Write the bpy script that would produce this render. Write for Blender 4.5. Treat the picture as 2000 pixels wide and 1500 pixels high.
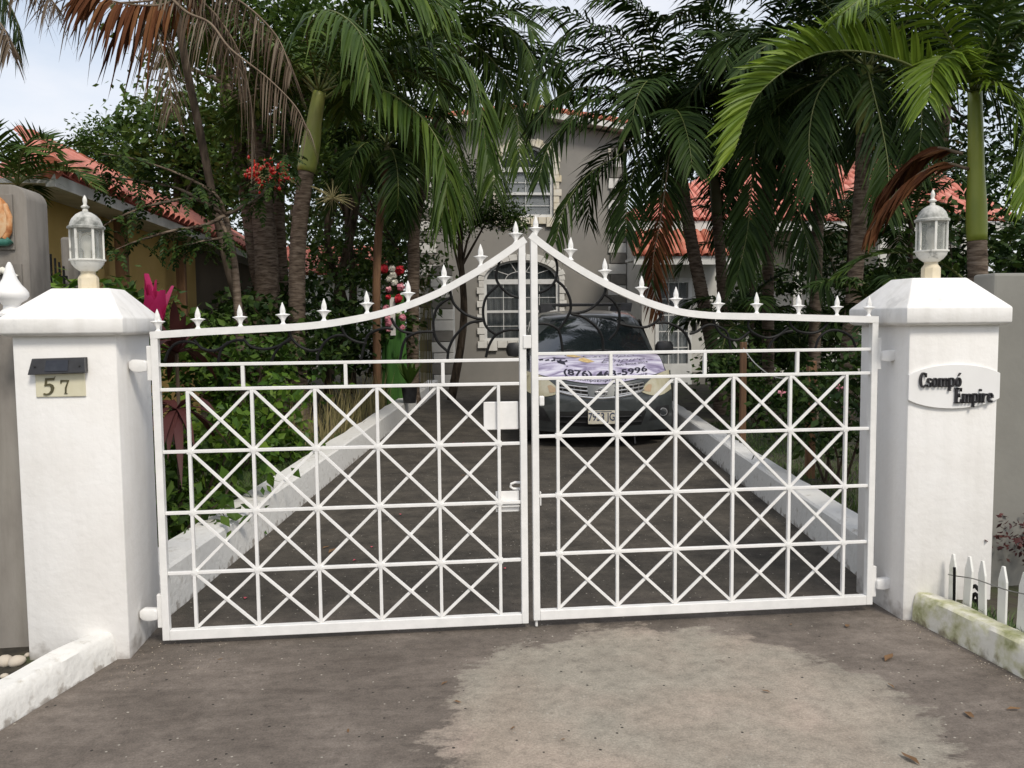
import bpy, bmesh, math, random
from mathutils import Vector, Matrix, noise
R = math.radians
for o in list(bpy.data.objects): bpy.data.objects.remove(o)
scene = bpy.context.scene
COL = scene.collection

# ------------------------------------------------------------------ camera
FPX, YAW, PITCH, ROLL = 1640.0, 0.10428, -0.07333, -0.01018
CAM = Vector((-0.524, -4.1535, 1.554))
cf = Vector((math.sin(YAW)*math.cos(PITCH), math.cos(YAW)*math.cos(PITCH), math.sin(PITCH)))
cr0 = Vector((math.cos(YAW), -math.sin(YAW), 0)); cu0 = cr0.cross(cf)
cr = cr0*math.cos(ROLL)+cu0*math.sin(ROLL); cu = -cr0*math.sin(ROLL)+cu0*math.cos(ROLL)
cam = bpy.data.objects.new('camera', bpy.data.cameras.new('camera')); COL.objects.link(cam)
m = Matrix((cr, cu, -cf)).transposed().to_4x4(); m.translation = CAM
cam.matrix_world = m
cam.data.sensor_width = 36.0; cam.data.lens = FPX/2000*36
cam.data.clip_start = 0.05; cam.data.clip_end = 2000
scene.camera = cam
def at(px, py, Y):
    """survey helper: the point of the photographed ray that lies at depth Y"""
    d = cf+cr*((px-1000)/FPX)+cu*((750-py)/FPX)
    return CAM+d*((Y-CAM.y)/d.y)

# ------------------------------------------------------------------ sky, sun, exposure
SUN_EL, SUN_AZ = R(48), R(158)       # azimuth clockwise from +Y: behind the camera, a little to the right
world = bpy.data.worlds.new('World'); scene.world = world; world.use_nodes = True
wn = world.node_tree.nodes; wl = world.node_tree.links; wn.clear()
wo = wn.new('ShaderNodeOutputWorld'); bg = wn.new('ShaderNodeBackground'); bg.inputs[1].default_value = 0.1
sky = wn.new('ShaderNodeTexSky'); sky.sky_type = 'NISHITA'; sky.sun_disc = False
sky.sun_elevation = SUN_EL; sky.sun_rotation = SUN_AZ; sky.air_density = 1.2; sky.dust_density = 2.0
tc = wn.new('ShaderNodeTexCoord'); nz = wn.new('ShaderNodeTexNoise')
nz.inputs['Scale'].default_value = 2.2; nz.inputs['Detail'].default_value = 7; nz.inputs['Roughness'].default_value = .55
mp = wn.new('ShaderNodeMapping'); mp.inputs['Scale'].default_value = (1, 1, 2.5)
wl.new(tc.outputs['Generated'], mp.inputs[0]); wl.new(mp.outputs[0], nz.inputs['Vector'])
rp = wn.new('ShaderNodeValToRGB'); rp.color_ramp.elements[0].position = .36; rp.color_ramp.elements[1].position = .66
rp.color_ramp.elements[0].color = (.45, .45, .45, 1); rp.color_ramp.elements[1].color = (1, 1, 1, 1)
wl.new(nz.outputs['Fac'], rp.inputs[0])
mx = wn.new('ShaderNodeMixRGB'); mx.inputs[2].default_value = (5.9, 6.0, 6.35, 1)
wl.new(rp.outputs[0], mx.inputs[0]); wl.new(sky.outputs[0], mx.inputs[1]); wl.new(mx.outputs[0], bg.inputs[0])
wl.new(bg.outputs[0], wo.inputs[0])
sun = bpy.data.objects.new('sun', bpy.data.lights.new('sun', 'SUN')); COL.objects.link(sun)
sun.data.energy = 1.5; sun.data.angle = R(14); sun.data.color = (1, .93, .82)
sd = Vector((math.sin(SUN_AZ)*math.cos(SUN_EL), math.cos(SUN_AZ)*math.cos(SUN_EL), math.sin(SUN_EL)))
sun.rotation_euler = sd.to_track_quat('Z', 'Y').to_euler(); sun.location = sd*30
vs = scene.view_settings
vs.view_transform = 'Standard'; vs.look = 'None'; vs.gamma = 1; vs.use_curve_mapping = False; vs.exposure = 0.68

# ------------------------------------------------------------------ materials
MATS = {}
def mat(name, cols, rough=.6, scale=6, detail=5, bump=0, bscale=40, metal=0, spec=.5, coords='Object',
        stretch=(1, 1, 1), island=0, trans=0, lo=.35, hi=.65, coat=0, dirt=None, streak=0):
    """procedural principled material: noise ramp between cols, bump, optional per-piece tint and leaf translucency"""
    if name in MATS: return MATS[name]
    m = bpy.data.materials.new(name); m.use_nodes = True; MATS[name] = m
    n = m.node_tree.nodes; l = m.node_tree.links
    b = n['Principled BSDF']; out = n['Material Output']
    b.inputs['Roughness'].default_value = rough; b.inputs['Metallic'].default_value = metal
    b.inputs['Specular IOR Level'].default_value = spec; b.inputs['Coat Weight'].default_value = coat
    b.inputs['Coat Roughness'].default_value = .05
    t = n.new('ShaderNodeTexCoord'); mp = n.new('ShaderNodeMapping'); mp.inputs['Scale'].default_value = stretch
    l.new(t.outputs[coords], mp.inputs[0])
    nz = n.new('ShaderNodeTexNoise'); nz.inputs['Scale'].default_value = scale; nz.inputs['Detail'].default_value = detail
    nz.inputs['Roughness'].default_value = .6
    l.new(mp.outputs[0], nz.inputs['Vector'])
    r = n.new('ShaderNodeValToRGB'); e = r.color_ramp.elements
    while len(e) < len(cols): e.new(.5)
    for i, c in enumerate(cols):
        e[i].position = lo+(hi-lo)*i/max(1, len(cols)-1); e[i].color = (*c, 1)
    fac = nz.outputs['Fac']
    if island:
        g = n.new('ShaderNodeNewGeometry'); mm = n.new('ShaderNodeMix'); mm.data_type = 'FLOAT'
        mm.inputs[0].default_value = island
        l.new(fac, mm.inputs[2]); l.new(g.outputs['Random Per Island'], mm.inputs[3]); fac = mm.outputs[0]
    l.new(fac, r.inputs[0]); colo = r.outputs[0]
    if streak:                                            # rain streaks and scuffs running down the face
        sm = n.new('ShaderNodeMapping'); sm.inputs['Scale'].default_value = (9, 9, .7); l.new(t.outputs['Object'], sm.inputs[0])
        sn = n.new('ShaderNodeTexNoise'); sn.inputs['Scale'].default_value = 1.6; sn.inputs['Detail'].default_value = 7; l.new(sm.outputs[0], sn.inputs['Vector'])
        sr = n.new('ShaderNodeValToRGB'); sr.color_ramp.elements[0].position = .36; sr.color_ramp.elements[1].position = .56
        sr.color_ramp.elements[0].color = (1-streak, 1-streak*1.05, 1-streak*1.15, 1); sr.color_ramp.elements[1].color = (1, 1, 1, 1); l.new(sn.outputs['Fac'], sr.inputs[0])
        mu = n.new('ShaderNodeMixRGB'); mu.blend_type = 'MULTIPLY'; mu.inputs[0].default_value = 1; l.new(colo, mu.inputs[1]); l.new(sr.outputs[0], mu.inputs[2]); colo = mu.outputs[0]
    if dirt:                                              # mud splashed up from the ground
        sx = n.new('ShaderNodeSeparateXYZ'); l.new(t.outputs['Object'], sx.inputs[0])
        dn = n.new('ShaderNodeTexNoise'); dn.inputs['Scale'].default_value = 16; dn.inputs['Detail'].default_value = 8; l.new(t.outputs['Object'], dn.inputs['Vector'])
        ma = n.new('ShaderNodeMath'); ma.operation = 'MULTIPLY_ADD'; ma.inputs[1].default_value = .30; l.new(dn.outputs['Fac'], ma.inputs[0]); l.new(sx.outputs[2], ma.inputs[2])
        mr = n.new('ShaderNodeMapRange'); mr.inputs[1].default_value = .15+dirt[0]; mr.inputs[2].default_value = .13; mr.inputs[3].default_value = 0; mr.inputs[4].default_value = dirt[1]; l.new(ma.outputs[0], mr.inputs[0])
        mu = n.new('ShaderNodeMixRGB'); mu.inputs[2].default_value = (.16, .12, .085, 1); l.new(mr.outputs[0], mu.inputs[0]); l.new(colo, mu.inputs[1]); colo = mu.outputs[0]
    l.new(colo, b.inputs['Base Color'])
    if bump:
        n2 = n.new('ShaderNodeTexNoise'); n2.inputs['Scale'].default_value = bscale; n2.inputs['Detail'].default_value = 6
        l.new(mp.outputs[0], n2.inputs['Vector'])
        bp = n.new('ShaderNodeBump'); bp.inputs['Strength'].default_value = bump; bp.inputs['Distance'].default_value = .01
        l.new(n2.outputs['Fac'], bp.inputs['Height']); l.new(bp.outputs[0], b.inputs['Normal'])
    if trans:
        tr = n.new('ShaderNodeBsdfTranslucent'); ms = n.new('ShaderNodeMixShader'); ms.inputs[0].default_value = trans
        l.new(r.outputs[0], tr.inputs[0]); l.new(b.outputs[0], ms.inputs[1]); l.new(tr.outputs[0], ms.inputs[2])
        l.new(ms.outputs[0], out.inputs[0])
    return m
def glass_mat(name, tint, mixfac, rough=.05):
    m = bpy.data.materials.new(name); m.use_nodes = True; MATS[name] = m
    n = m.node_tree.nodes; l = m.node_tree.links; b = n['Principled BSDF']
    nz = n.new('ShaderNodeTexNoise'); nz.inputs['Scale'].default_value = 9
    tcn = n.new('ShaderNodeTexCoord'); l.new(tcn.outputs['Object'], nz.inputs['Vector'])
    mr = n.new('ShaderNodeMapRange'); mr.inputs[3].default_value = rough; mr.inputs[4].default_value = rough+.06
    l.new(nz.outputs['Fac'], mr.inputs[0]); l.new(mr.outputs[0], b.inputs['Roughness'])
    b.inputs['Base Color'].default_value = (*tint, 1)
    tr = n.new('ShaderNodeBsdfTransparent'); ms = n.new('ShaderNodeMixShader'); ms.inputs[0].default_value = mixfac
    l.new(tr.outputs[0], ms.inputs[1]); l.new(b.outputs[0], ms.inputs[2]); l.new(ms.outputs[0], n['Material Output'].inputs[0])
    return m

M = {}
M['gate'] = mat('gate_white_paint', [(.74, .735, .715), (.82, .81, .79)], .38, 14, bump=.08, bscale=120)
M['black_iron'] = mat('black_iron', [(.005, .005, .005), (.011, .011, .011)], .5, 20, spec=.15)
M['plaster'] = mat('white_plaster', [(.745, .725, .695), (.785, .768, .74), (.81, .797, .775)], .75, 2.2, bump=.25, bscale=28, lo=.3, hi=.6, streak=.04, dirt=(.08, .6))
M['capplaster'] = mat('cap_plaster', [(.56, .55, .53), (.77, .755, .725), (.80, .785, .76)], .7, 3.5, 8, bump=.2, bscale=30, lo=.28, hi=.5, streak=.09)
M['greycon'] = mat('grey_render', [(.14, .128, .112), (.235, .215, .19), (.28, .26, .23)], .85, 3, 8, bump=.2, bscale=30, stretch=(1, 1, .45), streak=.2)
M['greywall'] = mat('grey_painted_wall', [(.20, .195, .175), (.24, .235, .21)], .85, 2, 6, bump=.12, bscale=30)
M['lampwhite'] = mat('weathered_lamp_paint', [(.30, .30, .28), (.66, .65, .60), (.72, .71, .66)], .5, 22, 7, bump=.1, lo=.32, hi=.5)
M['lampdome'] = mat('mildewed_lamp_dome', [(.14, .145, .13), (.42, .42, .39), (.60, .59, .55)], .6, 16, 8, bump=.15)
M['lampbase'] = mat('yellowed_lamp_base', [(.62, .53, .36), (.68, .60, .45)], .6, 10)
M['kerb'] = mat('white_kerb_paint', [(.46, .43, .37), (.66, .645, .605), (.73, .72, .685)], .85, 13, 9, bump=.6, bscale=26, lo=.27, hi=.44, dirt=(.015, .65))
M['mosskerb'] = mat('mossy_kerb_paint', [(.27, .28, .12), (.52, .51, .34), (.68, .66, .58)], .85, 8, 9, bump=.7, bscale=20, lo=.34, hi=.58, dirt=(.03, .7))
M['picket'] = mat('picket_plastic', [(.45, .47, .36), (.74, .74, .70)], .5, 7, lo=.25, hi=.45)
M['soil'] = mat('garden_soil', [(.018, .015, .010), (.05, .042, .028), (.05, .06, .022)], .95, 5, 8, bump=.8, bscale=18)
M['terrain'] = mat('ground_grass', [(.06, .055, .035), (.055, .075, .025)], .95, 1.5, 8, bump=.5, bscale=10)
M['trunk'] = mat('palm_trunk_bark', [(.05, .036, .026), (.135, .10, .073), (.22, .175, .135)], .9, 7, 8, spec=.2, bump=.6, bscale=14, stretch=(1, 1, 5))
M['trunkdark'] = mat('dark_bark', [(.026, .020, .014), (.07, .052, .036), (.115, .09, .068)], .9, 6, 8, spec=.2, bump=.7, bscale=14, stretch=(2, 2, .6))
M['shaft'] = mat('palm_crownshaft', [(.17, .21, .04), (.25, .28, .06), (.34, .32, .10)], .5, 2.5, 4, stretch=(1, 1, .4))
M['shaftyel'] = mat('yellow_crownshaft', [(.16, .21, .025), (.26, .29, .04)], .45, 3, 5, stretch=(1, 1, .4))
M['shaftold'] = mat('brownish_crownshaft', [(.07, .085, .03), (.13, .10, .05)], .6, 3, 5, stretch=(1, 1, .4))
M['palm'] = mat('palm_leaf', [(.020, .044, .006), (.045, .083, .012), (.10, .15, .024)], .5, 1.2, 3, spec=.2, island=.55, trans=.18, lo=.2, hi=.85)
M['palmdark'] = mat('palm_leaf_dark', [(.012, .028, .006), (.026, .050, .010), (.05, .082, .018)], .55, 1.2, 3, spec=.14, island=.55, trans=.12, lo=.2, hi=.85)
M['palmlight'] = mat('palm_leaf_bright', [(.07, .125, .010), (.12, .19, .016), (.21, .29, .032)], .45, 1.2, 3, spec=.25, island=.55, trans=.25, lo=.2, hi=.85)
M['palmdead'] = mat('dead_palm_leaf', [(.04, .027, .018), (.095, .068, .046), (.23, .19, .145)], .9, 1.5, 3, spec=.1, island=.6, trans=.12, lo=.2, hi=.85)
M['palmred'] = mat('dead_palm_leaf_red', [(.05, .017, .008), (.105, .040, .017), (.17, .08, .032)], .85, 1.5, 3, spec=.1, island=.5, trans=.12, lo=.2, hi=.85)
M['rachis'] = mat('palm_rachis', [(.08, .11, .02), (.15, .16, .05)], .5, 5)
M['rachisdead'] = mat('dead_rachis', [(.12, .08, .05), (.20, .15, .10)], .8, 5)
M['leafA'] = mat('tree_leaf', [(.022, .050, .008), (.048, .095, .013), (.095, .15, .022)], .5, 1, 3, spec=.2, island=.6, trans=.18, lo=.2, hi=.85)
M['leafD'] = mat('tree_leaf_light', [(.035, .070, .014), (.075, .13, .024), (.14, .20, .04)], .5, 1, 3, spec=.22, island=.6, trans=.28, lo=.2, hi=.85)
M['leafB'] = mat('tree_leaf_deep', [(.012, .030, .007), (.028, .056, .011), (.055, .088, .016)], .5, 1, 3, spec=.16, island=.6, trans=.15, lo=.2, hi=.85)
M['leafC'] = mat('shrub_leaf_bright', [(.03, .075, .009), (.07, .14, .015), (.14, .22, .025)], .45, 1, 3, spec=.25, island=.6, trans=.22, lo=.2, hi=.85)
M['cordred'] = mat('cordyline_leaf', [(.14, .008, .035), (.38, .018, .09), (.58, .05, .19)], .4, 2, 3, spec=.25, island=.5, trans=.2, lo=.2, hi=.8)
M['corddark'] = mat('dark_cordyline_leaf', [(.026, .010, .012), (.065, .022, .022), (.12, .042, .034)], .5, 2, 3, spec=.2, island=.5, trans=.15, lo=.2, hi=.8)
M['berry'] = mat('red_palm_fruit', [(.30, .008, .008), (.55, .02, .012)], .3, 20, island=.6)
M['stalk'] = mat('fruit_stalk', [(.30, .27, .12), (.42, .36, .18)], .7, 10)
M['tower'] = mat('taupe_house_render', [(.225, .215, .195), (.265, .25, .225)], .85, 1.2, 7, bump=.1, bscale=20)
M['quoin'] = mat('cream_quoin_stone', [(.60, .58, .54), (.72, .71, .67)], .8, 3, 6, bump=.2, bscale=18)
M['quoingrey'] = mat('taupe_quoin_stone', [(.17, .16, .14), (.23, .215, .19)], .8, 3, 6, bump=.2, bscale=18)
M['yeltrim'] = mat('yellowed_trim_stone', [(.60, .52, .36), (.68, .65, .58)], .8, 3, 6, bump=.2, bscale=18)
M['winframe'] = mat('white_window_frame', [(.60, .60, .58), (.70, .70, .68)], .5, 5)
M['curtain'] = mat('grey_curtain', [(.16, .17, .17), (.33, .35, .35)], .9, 5, stretch=(6, 6, .3))
M['blind'] = mat('white_blind', [(.62, .66, .68), (.75, .78, .80)], .8, 4, stretch=(.3, .3, 20))
M['tile'] = mat('terracotta_tile', [(.24, .06, .032), (.40, .115, .065), (.50, .19, .125)], .7, 5, 5, island=.35, bump=.2, bscale=30)
M['tilepink'] = mat('faded_terracotta_tile', [(.40, .11, .075), (.58, .20, .15), (.62, .28, .22)], .75, 3, 6, island=.35, bump=.2)
M['fascia'] = mat('white_fascia', [(.50, .50, .47), (.70, .69, .66)], .7, 4, 7)
M['wing'] = mat('offwhite_wall', [(.50, .49, .45), (.60, .59, .55)], .85, 1.5, 6, bump=.1)
M['yellow'] = mat('yellow_wall', [(.58, .40, .13), (.70, .50, .19)], .85, 1.2, 7, bump=.1)
M['brownwall'] = mat('brown_wall', [(.13, .10, .07), (.17, .135, .095)], .85, 1.2, 6, bump=.1)
M['wood'] = mat('brown_wood', [(.12, .06, .028), (.24, .13, .065)], .8, 5, 6, stretch=(3, 3, .35), bump=.3)
M['greywood'] = mat('weathered_wood', [(.14, .12, .10), (.26, .23, .19)], .85, 5, 6, stretch=(3, 3, .35), bump=.3)
M['dark'] = mat('dark_interior', [(.008, .008, .008), (.014, .014, .013)], .9, 3)
M['plastic'] = mat('black_plastic', [(.012, .012, .013), (.028, .028, .03)], .45, 12)
M['solarcell'] = mat('solar_cell', [(.02, .022, .028), (.035, .038, .045)], .15, 20)
M['ivory'] = mat('ivory_number_plate', [(.62, .58, .42), (.70, .67, .52)], .4, 8)
M['bronze'] = mat('dark_bronze_numeral', [(.05, .045, .02), (.12, .105, .05)], .45, 14)
M['blackletter'] = mat('black_letter', [(.012, .011, .014), (.028, .025, .03)], .35, 14)
M['sign'] = mat('white_sign_board', [(.76, .75, .735), (.81, .805, .79)], .55, 4)
M['carpaint'] = mat('dark_grey_car_paint', [(.046, .052, .053), (.062, .068, .068)], .3, 9, metal=.2, coat=.7)
M['carglass'] = mat('car_glass', [(.010, .014, .016), (.016, .02, .022)], .03, 3, spec=1, coat=1)
M['chrome'] = mat('chrome', [(.62, .62, .62), (.74, .74, .74)], .3, 9, metal=.85)
M['headlight'] = mat('hazed_headlight', [(.38, .35, .23), (.52, .49, .37)], .2, 4, coat=.8)
M['amber'] = mat('amber_lens', [(.36, .26, .16), (.46, .34, .22)], .25, 5)
M['plate'] = mat('cream_number_plate', [(.50, .46, .36), (.64, .60, .50)], .5, 14)
M['plateblue'] = mat('plate_lettering', [(.02, .03, .07), (.035, .045, .09)], .5, 14)
M['rubber'] = mat('tyre_rubber', [(.010, .010, .010), (.02, .02, .02)], .8, 14)
M['ink'] = mat('print_ink', [(.012, .012, .025), (.025, .022, .04)], .5, 14)
M['gold'] = mat('print_gold', [(.50, .34, .12), (.68, .52, .26)], .5, 25)
M['orangeclay'] = mat('orange_glazed_clay', [(.32, .11, .03), (.55, .26, .10), (.62, .42, .24)], .4, 14)
M['tealclay'] = mat('teal_glazed_clay', [(.03, .13, .10), (.07, .22, .17)], .35, 14)
M['pebble'] = mat('pale_pebble', [(.28, .22, .15), (.50, .44, .36)], .8, 9, island=.6, bump=.3)
M['greencloth'] = mat('green_cloth', [(.025, .09, .012), (.05, .15, .02)], .9, 3, 4, stretch=(5, 5, .5), bump=.4, bscale=8)
M['redflower'] = mat('red_flower', [(.34, .005, .015), (.55, .015, .03)], .7, 16, island=.4)
M['pinkflower'] = mat('pink_flower', [(.55, .16, .22), (.72, .34, .38)], .7, 16, island=.4)
M['whiteflower'] = mat('white_flower', [(.58, .55, .46), (.76, .74, .66)], .7, 16, island=.4)
M['dryleaf'] = mat('dry_leaf', [(.07, .035, .016), (.20, .11, .045)], .8, 9, island=.5)
M['drygrass'] = mat('dry_reed', [(.10, .095, .03), (.24, .20, .09)], .85, 3, 4, island=.6)
M['grass'] = mat('grass_blade', [(.03, .06, .012), (.08, .13, .03)], .7, 2, island=.7, trans=.15)
M['rope'] = mat('white_cord', [(.42, .41, .38), (.55, .54, .50)], .8, 30)
M['steel'] = mat('grey_wire', [(.16, .16, .15), (.26, .26, .25)], .5, 20, metal=.6)
M['petal'] = mat('fallen_petal', [(.42, .05, .08), (.60, .14, .16)], .7, 16)
M['lampglass'] = glass_mat('dusty_lamp_glass', (.42, .43, .40), .42, .25)
M['winglass'] = glass_mat('window_glass', (.05, .06, .065), .28, .04)

def driveway_mat():
    m = bpy.data.materials.new('stained_concrete'); m.use_nodes = True
    n = m.node_tree.nodes; l = m.node_tree.links; b = n['Principled BSDF']; b.inputs['Roughness'].default_value = .85
    b.inputs['Specular IOR Level'].default_value = .3
    t = n.new('ShaderNodeTexCoord'); P = t.outputs['Object']
    def noise_(sc, det=6, ro=.6, vec=P, dist=0):
        k = n.new('ShaderNodeTexNoise'); k.inputs['Scale'].default_value = sc; k.inputs['Detail'].default_value = det
        k.inputs['Roughness'].default_value = ro; k.inputs['Distortion'].default_value = dist; l.new(vec, k.inputs['Vector']); return k.outputs['Fac']
    def math_(op, a, c=None, clamp=False):
        k = n.new('ShaderNodeMath'); k.operation = op; k.use_clamp = clamp
        for i, v in enumerate((a, c)):
            if v is None: continue
            if isinstance(v, (int, float)): k.inputs[i].default_value = v
            else: l.new(v, k.inputs[i])
        return k.outputs[0]
    def ramp(f, stops):
        k = n.new('ShaderNodeValToRGB'); e = k.color_ramp.elements
        while len(e) < len(stops): e.new(.5)
        for i, (p, c) in enumerate(stops): e[i].position = p; e[i].color = (*c, 1) if not isinstance(c, float) else (c, c, c, 1)
        l.new(f, k.inputs[0]); return k.outputs[0]
    def mix(f, a, c):
        k = n.new('ShaderNodeMixRGB'); l.new(f, k.inputs[0])
        for i, v in ((1, a), (2, c)):
            if isinstance(v, tuple): k.inputs[i].default_value = (*v, 1)
            else: l.new(v, k.inputs[i])
        return k.outputs[0]
    # base: blotchy brown-grey, with mildew and tree shade coloured in behind the gate
    blot = noise_(1.6, 8, .65, dist=.4)
    sm = n.new('ShaderNodeMapping'); sm.inputs['Rotation'].default_value = (0, 0, R(-38)); sm.inputs['Scale'].default_value = (.7, 3.2, 1); l.new(P, sm.inputs[0])
    blot = math_('ADD', math_('MULTIPLY', blot, .6), math_('MULTIPLY', noise_(2.6, 9, .7, sm.outputs[0], .8), .4))
    base = ramp(blot, [(.34, (.085, .070, .058)), (.5, (.150, .126, .106)), (.66, (.235, .20, .17))])
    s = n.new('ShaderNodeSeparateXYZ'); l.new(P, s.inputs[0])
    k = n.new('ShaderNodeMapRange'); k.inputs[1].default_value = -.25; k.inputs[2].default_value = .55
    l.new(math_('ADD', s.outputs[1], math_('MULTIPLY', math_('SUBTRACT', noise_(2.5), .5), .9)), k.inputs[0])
    algae_shade = ramp(noise_(3.2, 8, .7), [(.35, (.044, .039, .032)), (.65, (.10, .087, .070))])
    base = mix(k.outputs[0], base, algae_shade)
    # worn pale patch in front of the gate: ellipse about (.45,-1.05) with ragged edges
    cx = n.new('ShaderNodeMapping'); cx.inputs['Location'].default_value = (-.47/.95, 1.05/1.02, 0); cx.inputs['Scale'].default_value = (1/.95, 1/1.02, 0)
    l.new(P, cx.inputs[0])
    ln = n.new('ShaderNodeVectorMath'); ln.operation = 'LENGTH'; l.new(cx.outputs[0], ln.inputs[0])
    st = n.new('ShaderNodeMapping'); st.inputs['Scale'].default_value = (1, 1.8, 1); l.new(P, st.inputs[0])
    d = math_('ADD', ln.outputs['Value'], math_('MULTIPLY', math_('SUBTRACT', noise_(2.1, 12, .72, st.outputs[0], .3), .5), 1.0))
    pm = ramp(d, [(.86, 1.0), (.95, .7), (1.0, .25), (1.06, 0.0)])
    patch = ramp(noise_(2.4, 8, .65, dist=.6), [(.32, (.25, .21, .168)), (.5, (.34, .285, .23)), (.7, (.43, .345, .285))])
    patch = mix(ramp(noise_(.9, 3), [(.40, 0.0), (.60, 1.0)]), patch, ramp(noise_(3.4, 9, .7, dist=.4), [(.3, (.235, .212, .174)), (.7, (.345, .315, .26))]))
    spots = ramp(noise_(7, 4, .6), [(.64, 0.0), (.72, .55)])
    patch = mix(spots, patch, (.13, .105, .085))
    colr = mix(pm, base, patch)
    # pale grit and dark specks
    v = n.new('ShaderNodeTexVoronoi'); v.inputs['Scale'].default_value = 34; l.new(P, v.inputs['Vector'])
    rc = n.new('ShaderNodeSeparateColor'); l.new(v.outputs['Color'], rc.inputs[0])
    g = math_('MULTIPLY', math_('LESS_THAN', v.outputs['Distance'], .16), math_('GREATER_THAN', rc.outputs[0], .86))
    colr = mix(g, colr, (.36, .33, .28))
    g2 = math_('MULTIPLY', math_('LESS_THAN', v.outputs['Distance'], .2), math_('LESS_THAN', rc.outputs[0], .05))
    colr = mix(g2, colr, (.03, .026, .022))
    mid = ramp(noise_(17, 7, .75), [(.32, .62), (.5, 1.0), (.7, 1.25)])
    m2 = n.new('ShaderNodeMixRGB'); m2.blend_type = 'MULTIPLY'; m2.inputs[0].default_value = .75; l.new(colr, m2.inputs[1]); l.new(mid, m2.inputs[2]); colr = m2.outputs[0]
    fine = ramp(noise_(110, 6, .8), [(.3, .5), (.7, 1.4)])
    mu = n.new('ShaderNodeMixRGB'); mu.blend_type = 'MULTIPLY'; mu.inputs[0].default_value = .8
    l.new(colr, mu.inputs[1]); l.new(fine, mu.inputs[2]); l.new(mu.outputs[0], b.inputs['Base Color'])
    h = math_('ADD', noise_(70, 8, .7), math_('MULTIPLY', noise_(9, 6), 1.5))
    bp = n.new('ShaderNodeBump'); bp.inputs['Strength'].default_value = .55; bp.inputs['Distance'].default_value = .008
    l.new(h, bp.inputs['Height']); l.new(bp.outputs[0], b.inputs['Normal'])
    return m
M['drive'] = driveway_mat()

def banner_mat():
    m = bpy.data.materials.new('printed_bonnet_banner'); m.use_nodes = True
    n = m.node_tree.nodes; l = m.node_tree.links; b = n['Principled BSDF']; b.inputs['Roughness'].default_value = .4
    t = n.new('ShaderNodeTexCoord'); mp = n.new('ShaderNodeMapping'); mp.inputs['Rotation'].default_value = (0, 0, .6); mp.inputs['Scale'].default_value = (1.3, 4.5, 1)
    l.new(t.outputs['Object'], mp.inputs[0])
    nz = n.new('ShaderNodeTexNoise'); nz.inputs['Scale'].default_value = 2.2; nz.inputs['Detail'].default_value = 3; nz.inputs['Distortion'].default_value = 1.2
    l.new(mp.outputs[0], nz.inputs['Vector'])
    r = n.new('ShaderNodeValToRGB'); e = r.color_ramp.elements
    e.new(.45); e.new(.58)
    for i, (p, c) in enumerate([(.34, (.22, .19, .30)), (.45, (.40, .37, .50)), (.56, (.58, .56, .68)), (.72, (.70, .69, .76))]): e[i].position = p; e[i].color = (*c, 1)
    l.new(nz.outputs['Fac'], r.inputs[0]); l.new(r.outputs[0], b.inputs['Base Color'])
    return m
M['banner'] = banner_mat()

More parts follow.
